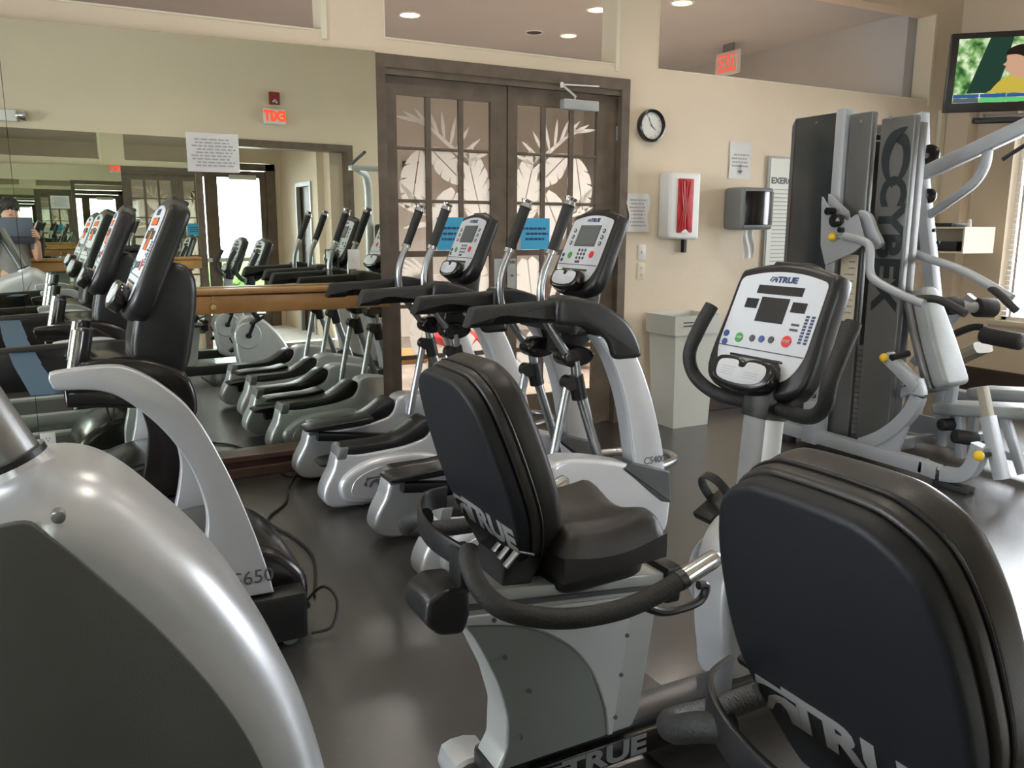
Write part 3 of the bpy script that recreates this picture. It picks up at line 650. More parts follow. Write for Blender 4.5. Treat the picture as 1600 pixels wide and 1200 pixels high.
g = G(); g.M = tv; g.box(-.50, .50, -.245, .255, .0125, .0135); scr = g.obj('screen', tvm(), t, smooth=False)
def scrpiece(poly, z, col, name, s=.9):
    g = G(); g.M = tv; g.prism(poly, .0135, z, ax='z'); return g.obj(name, emi(name, col, s), scr, smooth=False)
scrpiece([(-.40, -.17), (-.27, .255), (-.10, .255), (-.13, .05), (-.18, -.17)], .0138, (.02, .05, .035), 'tree_picture')
scrpiece([(p[0]-.10, p[1]) for p in cr([(-.12, -.15), (-.04, -.06), (.08, -.02), (.20, .02), (.30, -.02), (.42, -.06), (.50, -.10), (.50, -.17), (-.1, -.17)], 3, True)], .0139, (.55, .42, .06), 'yellow_shirt_picture')
scrpiece([(p[0]-.10, p[1]) for p in cr([(.0, -.02), (-.035, .0), (-.03, .03), (-.055, .045), (-.03, .07), (-.03, .12), (.05, .16), (.16, .14), (.20, .05), (.15, -.05), (.06, -.06)], 3, True)], .0141, (.58, .34, .22), 'face_picture')
scrpiece([(p[0]-.10, p[1]) for p in cr([(-.04, .12), (-.02, .165), (.06, .195), (.17, .18), (.22, .11), (.21, .03), (.15, -.01), (.12, .05), (.09, .10), (.03, .12)], 3, True)], .0143, (.02, .014, .01), 'hair_picture')
for k in range(5):
    a = -.5+.2*k; scrpiece([(a+.004, -.205), (a+.196, -.205), (a+.196, -.178), (a+.004, -.178)], .0145, (.04, .10, .30), 'ticker_header')
    scrpiece([(a+.004, -.243), (a+.196, -.243), (a+.196, -.208), (a+.004, -.208)], .0145, [(.10, .12, .14), (.12, .55, .18), (.12, .55, .18), (.12, .55, .18), (.65, .05, .05)][k], 'ticker_value')
g = G(); g.M = tv; g.box(-.05, .05, -.1, .1, -.16, -.05); g.obj('wall_mount', 'black', t, smooth=False)
g = G(); g.tube([tv @ Vector((0, 0, -.14)), Vector((7.3, 4.7, 2.8)), Vector((7.5, 4.6, 2.8))], .03, 8); g.prism([(-.09, .30), (.09, .30), (.0, .37)], -.06, -.03, ax='z') if False else None; g.obj('mount_arm', 'black', t)
t = thing('soundbar', 'long black soundbar on a bracket under the television', 'soundbar', (6.95, 4.5, 2.46))
g = G(); g.M = tv @ Matrix.Translation((.05, -.385, 0)); g.prism(soften([(-.36, -.03), (.45, -.03), (.45, .02), (-.36, .02)], .012, 3), -.10, .02, .01, ax='z'); g.obj('body', 'black', t)
g = G(); g.M = tv @ Matrix.Translation((.05, -.35, 0)); g.box(-.28, .45, -.012, .012, -.08, -.02); g.obj('bracket', 'silverdark', t, smooth=False)
t = thing('wall_cupboard', 'small cream open shelf cupboard fixed to the right wall beside the window', 'cupboard', (7.2, 4.95, 1.4))
g = G(); X0, X1, Y0, Y1, Z0, Z1 = 6.93, 7.36, 4.62, 5.24, 1.30, 1.53
g.box(X0, X1, Y0, Y1, Z1-.015, Z1); g.box(X0, X1, Y0, Y1, Z0, Z0+.015); g.box(X0, X1, Y0, Y0+.015, Z0+.015, Z1-.015); g.box(X0, X1, Y1-.03, Y1-.01, Z0+.015, Z1-.015); g.box(X1-.015, X1, Y0+.015, Y1-.03, Z0+.015, Z1-.015)
g.obj('carcass', 'trimcream', t, smooth=False)
tag(G().box(6.98, 7.30, 4.72, 5.05, 1.317, 1.40, .004).obj('stereo', 'black'), 'flat black stereo unit inside the wall cupboard', 'stereo')
tag(G().box(6.97, 7.25, 4.78, 5.10, 1.532, 1.565, .004).obj('disc_player', 'black'), 'flat black player on top of the wall cupboard', 'disc player')
g = G(); g.cyl((7.12, 5.17, 1.532), (7.12, 5.17, 1.66), .045, 14, .04, .008); g.cyl((7.12, 5.17, 1.66), (7.12, 5.17, 1.70), .014, 8); tag(g.obj('spray_bottle', 'white'), 'white bottle standing at the left end of the wall cupboard', 'bottle')
tag(G().cyl((7.1, 4.70, 1.532), (7.1, 4.70, 1.60), .022, 10, .012).obj('small_tube', 'white'), 'small pale tube on the right end of the wall cupboard', 'bottle')
t = thing('wall_conduit', 'thin painted conduit running down the wall beside the corner', 'conduit', (7.2, 5.22, 1.3))
G().box(7.28, 7.355, 5.20, 5.24, 0, 2.6, .004).obj('channel', 'trimcream', t, smooth=False)

# ================================================================ CONSOLE (shared design)
def console(parent, c, yawdir, tilt, w_, h_, kind, dim=False):
    """c = centre of the face; yawdir = horizontal direction the face looks to"""
    n_ = Vector((*yawdir, 0)).normalized(); xd = Vector((-n_.y, n_.x, 0))          # right as seen by the viewer
    zd = Vector((0, 0, 1))*math.cos(tilt) - n_*math.sin(tilt)
    fm = frame(c, xd, zd); W, Hh = w_/2, h_/2
    out = cr([(-W, -Hh*.55), (-W*.96, Hh*.2), (-W*.93, Hh*.86), (-W*.78, Hh*.98), (-W*.35, Hh*1.07), (0, Hh*1.09), (W*.35, Hh*1.07), (W*.78, Hh*.98), (W*.93, Hh*.86), (W*.96, Hh*.2), (W, -Hh*.55), (W*.86, -Hh*.92), (W*.4, -Hh*1.08), (0, -Hh*1.1), (-W*.4, -Hh*1.08), (-W*.86, -Hh*.92)], 3, True)
    g = G(); g.M = fm; g.prism(out, -.075, 0, .022, ax='z'); body = g.obj('console', 'black', parent)
    ridge = [(-W*.38, Hh*1.04), (-W*.34, Hh*1.12), (W*.34, Hh*1.12), (W*.38, Hh*1.04)]
    g = G(); g.M = fm; g.prism(ridge, -.07, -.01, .008, ax='z'); g.obj('top_ridge', 'black', body)
    fa = soften([(-W*.84, -Hh*.42, .05), (-W*.82, Hh*.80, .02), (-W*.4, Hh*.90, .2), (0, Hh*.93, .2), (W*.4, Hh*.90, .2), (W*.82, Hh*.80, .02), (W*.84, -Hh*.42, .05), (W*.66, -Hh*.76, .08), (0, -Hh*.86, .2), (-W*.66, -Hh*.76, .08)], .02, 4)
    g = G(); g.M = fm; g.prism(fa, 0, .003, .001, ax='z', n=1); g.obj('overlay', 'face', body)
    s = w_/.43
    def P(): q = G(); q.M = fm; return q
    lettering(fm @ Matrix.Translation((.018*s, Hh*.79, 0)), 'TRUE', .026*s, 'navy', body, .0012, z=.0042, sx=1.25)
    emblem(fm @ Matrix.Translation((-.036*s, Hh*.79, 0)), .017*s, 'navy', body, z=.0035)
    g = P(); g.box(-W*.82, W*.82, -Hh*.36, -Hh*.345, .003, .0045); g.obj('panel_line', 'ink', body, smooth=False)
    g = P(); g.prism(soften([(-W*.52, -Hh*.50), (W*.50, -Hh*.50), (W*.50, -Hh*.46), (-W*.52, -Hh*.46)], .004, 2), .003, .006, ax='z'); g.obj('reading_ledge', 'lcd', body)
    g = P(); g.box(-W*.46, -W*.18, -Hh*.60, -Hh*.535, .003, .004); g.obj('warning_label', 'orange', body, smooth=False)
    g = P()
    for k in range(5): g.box(-W*.46, W*.30, -Hh*(.64+.03*k)-.0008, -Hh*(.64+.03*k)+.0008, .003, .0035)
    g.obj('printed_lines', 'inkfaint', body, smooth=False)
    # controls
    def buttons(lst):
        for x, y, r, m in lst:
            q = P(); disc(q, x*W, y*Hh, r*s, .003, .006, 18); q.obj('button', m, body)
    if kind == 'led':
        q = P(); q.box(-W*.42, W*.44, Hh*.55, Hh*.69, .003, .0045); q.obj('message_display', 'lcd', body, smooth=False)
        q = P(); q.box(-W*.28, W*.25, Hh*.10, Hh*.50, .003, .0045); q.obj('profile_display', 'lcd', body, smooth=False)
        q = P(); q.box(-W*.57, -W*.33, Hh*.30, Hh*.46, .003, .0045); q.obj('small_display', 'lcd', body, smooth=False)
        q = P(); q.box(W*.32, W*.58, Hh*.30, Hh*.46, .003, .0045); q.obj('small_display', 'lcd', body, smooth=False)
        if dim:
            q = P()
            for k in range(7): q.box(-W*.12+W*.04*k, -W*.12+W*.04*k+W*.03, Hh*.11, Hh*(.16+.045*k), .0046, .005)
            q.box(-W*.30, W*.30, Hh*.57, Hh*.67, .0046, .005); q.obj('lit_segments', 'led', body, smooth=False)
        buttons([(-.74, -.16, .011, 'bluebtn'), (-.72, -.32+.02, .011, 'bluebtn'), (-.46, -.20, .016, 'green'), (-.20, -.18, .011, 'ink'), (-.02, -.17, .011, 'bluebtn'), (.16, -.16, .011, 'ink'), (.44, -.15, .018, 'redbtn')])
        q = P()
        for cc in (.66, .76):
            for k in range(9): q.box(W*cc-.006*s, W*cc+.006*s, Hh*(.26-.05*k)-.0035*s, Hh*(.26-.05*k)+.0035*s, .003, .0045)
        q.obj('level_keys', 'navy', body, smooth=False)
        q = P(); q.box(W*.42, W*.56, Hh*.10, Hh*.135, .003, .0045); q.box(W*.42, W*.56, Hh*.02, Hh*.055, .003, .0045); q.obj('indicator_bars', 'ink', body, smooth=False)
        q = P(); q.add(*text_geo('START', .010*s)); q.v = [fm @ Matrix.Translation((-.46*W, -.20*Hh, .0068)) @ (fm.inverted() @ v) for v in q.v]; q.obj('button_print', 'white', body, smooth=False)
        q = P(); q.add(*text_geo('STOP', .011*s)); q.v = [fm @ Matrix.Translation((.44*W, -.15*Hh, .0068)) @ (fm.inverted() @ v) for v in q.v]; q.obj('button_print', 'white', body, smooth=False)
    else:
        q = P(); q.box(-W*.42, W*.42, Hh*.12, Hh*.66, .003, .0055); q.obj('screen_frame', 'ink', body, smooth=False)
        q = P(); q.box(-W*.38, W*.38, Hh*.15, Hh*.63, .0055, .006); q.obj('screen', 'lcdgrey', body, smooth=False)
        buttons([(-.60, y, .011, 'ink') for y in (.20, .36, .52)] + [(.60, y, .011, 'ink') for y in (.20, .36, .52)])
        q = P()
        for yy in (.20, .36, .52):
            for xx in (-.60, .60): disc(q, xx*W, yy*Hh, .005*s, .006, .0068, 10)
        q.obj('button_print', 'white', body, smooth=False)
        buttons([(-.72, -.12, .010, 'navy'), (-.72, -.25, .010, 'navy'), (-.44, -.12, .017, 'green'), (.44, -.08, .018, 'redbtn')])
        for r_ in range(3):
            for c_ in range(3): q = P(); disc(q, W*(-.12+.13*c_), Hh*(.02-.10*r_), .0075*s, .003, .006, 12); q.obj('keypad_button', 'ink', body)
        q = P(); q.box(-W*.12, W*.06, -Hh*.31, -Hh*.25, .003, .006); q.obj('keypad_button', 'ink', body)
    # protruding pod below
    pod = cr([(-W*.62, -Hh*.80), (-W*.55, -Hh*.62), (-W*.15, -Hh*.60), (0, -Hh*.66), (W*.15, -Hh*.60), (W*.55, -Hh*.62), (W*.64, -Hh*.84), (W*.5, -Hh*1.04), (0, -Hh*1.12), (-W*.5, -Hh*1.04)], 3, True)
    pm = fm @ Matrix.Translation((0, Hh*.03, .004)) @ Matrix.Diagonal((.93, 1, .62, 1)) @ Matrix.Rotation(R_(-8), 4, 'X')
    g = G(); g.M = pm; g.prism(pod, -.02, .05, .014, ax='z'); pd = g.obj('accessory_tray', 'gloss', body)
    lab = cr([(-W*.50, -Hh*.82), (-W*.45, -Hh*.69), (-W*.12, -Hh*.67), (-W*.06, -Hh*.76), (W*.06, -Hh*.76), (W*.12, -Hh*.67), (W*.45, -Hh*.69), (W*.52, -Hh*.84), (W*.40, -Hh*.98), (0, -Hh*1.03), (-W*.40, -Hh*.98)], 3, True)
    g = G(); g.M = pm; g.prism(lab, .05, .053, .001, ax='z', n=1); g.obj('tray_label', 'face', pd)
    g = G(); g.M = pm; g.box(-W*.38, -W*.1, -Hh*.80, -Hh*.795, .053, .0536)
    for k in range(3): g.box(-W*.38, -W*.12, -Hh*(.84+.04*k), -Hh*(.835+.04*k), .053, .0536); g.box(W*.1, W*.4, -Hh*(.84+.04*k), -Hh*(.835+.04*k), .053, .0536)
    g.obj('printed_lines', 'inkfaint', pd, smooth=False)
    return fm

# ================================================================ ELLIPTICALS
def elliptical(label):
    t = thing('elliptical_trainer', label, 'elliptical', (1.85, 3.4, 0), 'silver elliptical trainers')
    yc = 3.4
    for s in (-1, 1):
        Y = yc + s*.30; yo, yi = sorted((Y-.070, Y+.075)) if s < 0 else sorted((Y-.075, Y+.070))
        # long silver side housing
        ol = cr([(1.245, .23), (1.198, .14), (1.192, .07), (1.25, .025), (1.38, .018), (1.6, .02), (1.95, .02), (2.36, .02), (2.465, .05), (2.49, .16), (2.485, .27), (2.40, .35), (2.26, .41), (2.10, .455), (1.95, .482), (1.88, .484), (1.825, .462), (1.805, .41), (1.77, .36), (1.69, .335), (1.60, .325), (1.42, .315), (1.285, .320)], 4, True)
        hs = G().prism(ol, yo, yi, .022, n=4).obj('side_housing', 'silver', t)
        # flared drum cover with the logo
        ya, yb = (yo-.035, yo+.05) if s < 0 else (yi-.05, yi+.035)
        dr = cr([(1.27, .12), (1.30, .20), (1.42, .265), (1.60, .285), (1.80, .265), (1.93, .18), (1.93, .09), (1.80, .045), (1.55, .035), (1.33, .045)], 4, True)
        G().prism(dr, ya, yb, .030, n=3).obj('drum_cover', 'silver', hs)
        di = cr([(1.33, .11), (1.36, .18), (1.46, .225), (1.60, .235), (1.76, .215), (1.84, .15), (1.82, .09), (1.70, .065), (1.50, .06), (1.38, .07)], 4, True)
        yp = ya if s < 0 else yb
        G().prism(di, yp-.003 if s < 0 else yp-.004, yp+.004 if s < 0 else yp+.003, .002, n=1).obj('logo_disc', 'silver', hs)
        fm = frame((1.585 if s < 0 else 1.60, yp+s*.004, .155), (-s, 0, 0), (0, 0, 1))
        lettering(fm @ Matrix.Translation((.03, 0, 0)), 'TRUE', .075, 'ink', hs, .004, sx=1.35); emblem(fm @ Matrix.Translation((-.13, 0, 0)), .055, 'ink', hs)
        # tread deck with scooped front
        td = cr([(1.285, .295), (1.290, .350), (1.33, .358), (1.50, .360), (1.60, .374), (1.68, .412), (1.735, .450), (1.78, .466), (1.81, .452), (1.812, .41), (1.775, .36), (1.70, .335), (1.6, .316), (1.4, .302)], 4, True)
        G().prism(td, yo+.002, yi-.002, .008, n=2).obj('pedal_deck', 'black', hs)
        G().prism(soften([(1.266, .288), (1.284, .354), (1.335, .354), (1.320, .288)], .01, 2), yo-.003, yi+.003, .006, n=2).obj('rear_band', 'silverdark', hs)
        # foot pedal, lifted a little off the deck on the inner side
        yq0, yq1 = (yi+.005, yi+.15) if s < 0 else (yo-.15, yo-.005); dz = -.10 if s < 0 else .03
        G().prism(cr([(1.23, .315+dz), (1.225, .337+dz), (1.30, .347+dz), (1.50, .352+dz), (1.59, .366+dz), (1.625, .36+dz), (1.60, .325+dz), (1.40, .312+dz)], 4, True), yq0, yq1, .010).obj('foot_pedal', 'black', t)
        G().tube([(1.30, (yq0+yq1)/2, .27+dz), (1.75, (yq0+yq1)/2, .24), (2.2, (yq0+yq1)/2, .30)], 1, sq=(.06, .05, .01)).obj('pedal_link', 'black', t)
        G().cyl((1.62, Y+s*-.09, .16), (1.62, Y+s*-.10, .16), .10, 24).obj('inner_wheel', 'gloss', hs)
        # leveling foot
        G().cyl((1.42, Y, 0), (1.42, Y, .04), .018, 10).obj('leveling_foot', 'steel', hs)
        # dark collar and silver column
        cl = soften([(2.19, .405), (2.255, .425), (2.475, .355), (2.492, .19), (2.43, .205), (2.35, .27), (2.27, .34)], .012, 3)
        G().prism(cl, yo-.004, yi+.004, .01).obj('column_collar', mat('dark_collar', (.06, .062, .065), .4), t)
        L_ = cr([(2.285, .34), (2.26, .51), (2.21, .73), (2.13, .92), (2.05, 1.03)], 6); Rr = cr([(2.19, 1.04), (2.28, .92), (2.37, .72), (2.44, .49), (2.468, .335)], 6)
        col = G().prism(list(L_)+list(Rr), Y-.05, Y+.05, .012).obj('column', 'silver', t)
        fm = frame((2.395, Y-.051 if s < 0 else Y+.051, .415), (-s, 0, 0), (0, 0, 1))
        lettering(fm, 'CS400', .05, 'ink', col, 0, sx=.95)
        # cap and fixed handrail
        cap = cr([(1.84, 1.10), (1.84, 1.19), (1.88, 1.215), (1.98, 1.20), (2.10, 1.16), (2.21, 1.09), (2.275, 1.0), (2.295, .925), (2.22, .915), (2.135, .925), (2.09, 1.01), (1.99, 1.075), (1.90, 1.085)], 4, True)
        G().prism(cap, Y-.062, Y+.062, .022).obj('column_cap', 'black', t)
        hr = soften([(1.42, 1.095), (1.455, 1.18), (1.86, 1.195), (1.86, 1.095), (1.66, 1.105), (1.63, 1.125), (1.57, 1.125), (1.54, 1.095)], .012, 2)
        G().prism(hr, Y-.034, Y+.034, .016).obj('fixed_handrail', 'rubber', t)
        # moving arm
        Ym = Y - s*.10
        G().tube(cr([(1.895, Ym, 1.385), (1.862, Ym, 1.31), (1.845, Ym, 1.22), (1.86, Ym, 1.12), (1.93, Ym, 1.01), (1.99, Ym, .93)], 5), .019, 12).obj('moving_arm', 'steel', t)
        gr = G().tube([(1.90, Ym, 1.40), (1.988, Ym, 1.612)], [.024, .027], 14).obj('grip', 'rubber', t)
        G().cyl((1.894, Ym, 1.388), (1.900, Ym, 1.404), .027, 14).obj('grip_ring', 'chrome', gr)
        G().cyl((1.984, Ym, 1.600), (1.992, Ym, 1.620), .033, 16, .026).cyl((1.990, Ym, 1.618), (1.998, Ym, 1.636), .026, 16, .031, .005).obj('grip_end', 'chrome', gr)
        pv = G(); pv.prism(cr([(1.96, .93), (2.0, .965), (2.07, .965), (2.13, .93), (2.10, .885), (2.02, .87), (1.97, .89)], 4, True), min(Ym, Ym-s*.07)-.02, max(Ym, Ym-s*.07)+.02, .015); pv.obj('pivot_cover', 'gloss', t)
        G().tube([(2.03, Ym, .90), (2.045, Ym, .80)], .024, 12).obj('drive_tube', 'steel', t)
        j = G().tube([(2.035, Ym, .83), (2.06, Ym, .72)], .037, 14); j.cyl((2.0, Ym-.03, .80), (2.0, Ym+.03, .80), .034, 14); j.obj('arm_joint', 'black', t)
        G().tube([(1.995, Ym, .80), (1.90, Ym, .36)], .021, 12).obj('rear_link', 'steel', t)
        G().tube([(2.06, Ym, .74), (2.20, Ym, .34)], .023, 12).obj('front_link', 'steel', t)
    G().box(1.98, 2.20, 3.13, 3.67, 1.02, 1.10, .02).obj('cross_bracket', 'black', t)
    G().prism([(2.02, .92), (2.12, .88), (2.24, 1.0), (2.28, 1.28), (2.20, 1.30), (2.05, 1.08)], 3.34, 3.46, .015).obj('console_neck', 'black', t)
    console(t, (2.19, 3.40, 1.395), (-1, 0), R_(24), .42, .40, 'screen')
    G().box(1.60, 2.40, 3.33, 3.47, .04, .12, .01).obj('center_beam', 'black', t)
    G().box(2.30, 2.36, 3.18, 3.62, .04, .10, .01).obj('base_crossbar', 'black', t)
    G().box(1.70, 1.76, 3.18, 3.62, .03, .08, .01).obj('base_crossbar', 'black', t)
    G().tube(cr([(2.42, 3.32, .27), (2.60, 3.33, .27), (2.80, 3.40, .27), (2.86, 3.52, .27), (2.80, 3.64, .27), (2.60, 3.70, .27), (2.42, 3.70, .27)], 5), .021, 12).obj('front_loop', 'steel', t)
    return t
e1 = elliptical('nearer silver elliptical trainer with grey screen console, behind the front recumbent bike')
e2 = dup(e1, (-.10, 1.14, 0), 'farther silver elliptical trainer standing close to the mirror')

# ================================================================ TREADMILLS
def treadmill(label):
    t = thing('treadmill', label, 'treadmill', (.1, 3.24, 0), 'curved arm treadmills')
    for s in (-1, 1):
        Y = 3.24 + s*.375
        outer = cr([(-.075, 1.015), (-.085, 1.05), (-.06, 1.065), (.08, 1.073), (.15, 1.055), (.235, .995), (.325, .89), (.415, .69), (.485, .48), (.53, .31), (.548, .22)], 5)
        inner = cr([(.30, .225), (.305, .32), (.328, .42), (.343, .53), (.325, .64), (.28, .76), (.21, .87), (.115, .965), (.04, 1.0), (-.062, 1.008)], 5)
        up = G().prism(list(outer)+list(inner), Y-.03, Y+.03, .006).obj('upright', 'silver', t)
        fm = frame((.455, Y-s*-.031, .29) if False else (.455, Y+s*.031, .29), (-s, 0, 0), (0, 0, 1))
        lettering(fm, 'CS650', .072, 'ink', up, 0, sx=1.0)
        # black handrail on the inner side
        top = cr([(-.62, 1.02), (-.30, 1.055), (.15, 1.068), (.25, 1.04), (.345, .985), (.375, .90), (.385, .79)], 5); bot = cr([(.345, .77), (.30, .86), (.22, .895), (.05, .90), (-.3, .89), (-.62, .93)], 5)
        if s < 0: top = [p for p in cr([(-.05, 1.0), (.15, 1.0), (.25, .96), (.30, .92)], 4)]; bot = [p for p in cr([(.27, .88), (.2, .91), (.05, .93), (-.05, .94)], 4)]
        yr = (Y+.028, Y+.07) if s < 0 else (Y-.09, Y-.028)
        G().prism(list(top)+list(bot), yr[0], yr[1], .018).obj('handrail', 'gloss', t)
        # base rail
        G().box(-1.15, .42, Y-.07 if s > 0 else Y-.02, Y+.02 if s > 0 else Y+.07, .10, .19, .012).obj('side_rail', 'greygreen', t)
        G().box(.40, .66, Y-.055, Y+.055, .03, .21, .015).obj('front_foot', 'black', t)
        G().cyl((.60, Y-.03, .0), (.60, Y+.03, .0), .001, 6).obj('foot_pin', 'black', t) if False else None
        G().cyl((.60, Y-.02, .035), (.60, Y+.02, .035), .034, 14).obj('transport_wheel', 'silverdark', t)
        G().cyl((-1.05, Y, 0), (-1.05, Y, .10), .03, 12).obj('rear_foot', 'black', t)
    G().box(-1.12, .40, 2.97, 3.51, .14, .175).obj('running_belt', 'rubber', t, smooth=False)
    G().prism(cr([(.05, .17), (.10, .27), (.22, .34), (.42, .37), (.58, .33), (.69, .22), (.70, .10), (.66, .06), (.1, .10)], 4, True), 2.95, 3.53, .04).obj('motor_hood', 'gloss', t)
    G().box(-1.18, -1.10, 2.88, 3.60, .09, .20, .02).obj('rear_cap', 'black', t)
    # dashboard joining the handrails
    G().prism(cr([(.0, .95), (.0, 1.05), (.14, 1.066), (.25, 1.04), (.335, .985), (.362, .90), (.35, .84), (.28, .89), (.18, .925)], 4, True), 3.06, 3.56, .02).obj('dashboard', 'gloss', t)
    G().prism(cr([(.16, 1.06), (.22, 1.30), (.32, 1.38), (.39, 1.32), (.37, 1.12), (.33, .99), (.24, 1.0)], 4, True), 3.10, 3.42, .03).obj('console_neck', 'black', t)
    console(t, (.235, 3.26, 1.40), (-1, 0), R_(24), .50, .42, 'led', True)
    for dy in (-.13, .16):
        g = G(); g.tube([(-.02, 3.24+dy, 1.02), (.01, 3.24+dy, 1.16)], .021, 12); o = g.obj('pulse_grip', 'chrome', t)
        G().tube([(.002, 3.24+dy+.012, 1.02), (.032, 3.24+dy+.012, 1.165)], .023, 12).obj('grip_shell', 'black', o)
    g = G(); g.tube(cr([(.06, 3.0, 1.0), (.08, 2.99, .86), (.10, 3.0, 1.0)], 6), .004, 6); g.obj('safety_cord', 'black', t)
    return t
t1 = treadmill('nearer treadmill with a curved silver arm, left of the aisle')
t2 = dup(t1, (-.08, 1.32, 0), 'second treadmill standing between the nearest treadmill and the mirror')
for ch in t2.children:
    if ch.name.startswith('upright') and ch.data.vertices[0].co.y < 0:
        for sub_ in list(ch.children): bpy.data.objects.remove(sub_)
        ch.data = ch.data.copy(); ch.data.materials.clear(); ch.data.materials.append(M['gloss'])
# translucent blue band stretched between the treadmill arms
t = thing('stretch_band', 'translucent blue strip hanging back from the end of the silver treadmill arm', 'band', (-.1, 2.85, 1.0))
A = [Vector((-.135, 2.84, 1.00)), Vector((-.20, 3.3, 1.03)), Vector((-.26, 3.85, 1.06)), Vector((-.30, 4.34, 1.085))]
g = G()
for k, p in enumerate(A[:-1]):
    q = A[k+1]; wd_ = Vector((.085, 0, 0))
    g.add([p, p+wd_, q+wd_*.95, q, p-Vector((0, 0, .003)), p+wd_-Vector((0, 0, .003)), q+wd_*.95-Vector((0, 0, .003)), q-Vector((0, 0, .003))], [(0, 1, 2, 3), (4, 7, 6, 5), (0, 4, 5, 1), (3, 2, 6, 7), (0, 3, 7, 4), (1, 5, 6, 2)])
g.obj('strip', 'band', t, smooth=False)

# ================================================================ NEAR-LEFT MACHINE
t = thing('cross_trainer', 'large silver shrouded cardio machine filling the lower left corner', 'exercise machine', (-.1, 1.48, 0))
ol = cr([(-.14, 1.105), (-.07, 1.135), (-.01, 1.132), (.045, 1.10), (.11, 1.03), (.18, .94), (.25, .81), (.31, .66), (.355, .46), (.375, .25), (.37, .04), (0, .03), (-.5, .03), (-.62, .1), (-.64, .6), (-.5, .92), (-.3, 1.05)], 5, True)
hs = G().prism(ol, 1.32, 1.66, .10, n=7).obj('shroud', 'silver', t)
pn = cr([(-.20, 1.05), (-.10, 1.085), (-.06, 1.06), (.0, .985), (.09, .86), (.18, .70), (.235, .54), (.26, .36), (.265, .10), (0, .08), (-.5, .08), (-.56, .5), (-.42, .88)], 5, True)
G().prism(pn, 1.314, 1.335, .004, n=2).obj('side_panel', mat('charcoal_panel', (.075, .076, .075), .5, noise=.1, nscale=3, bump=.2, bscale=300), hs)
G().cyl((-.045, 1.318, 1.085), (-.045, 1.345, 1.085), .010, 14, .010, .002).obj('screw_head', 'steel', hs)
G().tube([(-.085, 1.49, 1.08), (-.106, 1.49, 1.135)], [.070, .052], 22).obj('mast_collar', 'silver', t)
G().tube([(-.105, 1.49, 1.133), (-.109, 1.49, 1.143)], .053, 22).obj('collar_seal', 'black', t)
G().tube([(-.098, 1.49, 1.12), (-.26, 1.49, 1.48)], .044, 22).obj('mast', 'steel', t)
console(t, (-.36, 1.49, 1.52), (-1, 0), R_(24), .42, .40, 'led')
G().box(-.70, -.2, 1.15, 1.30, .15, .22, .02).obj('foot_pedal', 'black', t); G().box(-.70, -.2, 1.68, 1.83, .22, .29, .02).obj('foot_pedal', 'black', t)
for xx in (-.5, .25): G().tube([(xx, 1.24, .03), (xx, 1.74, .03)], .03, 12).obj('stabilizer', 'silverdark', t)

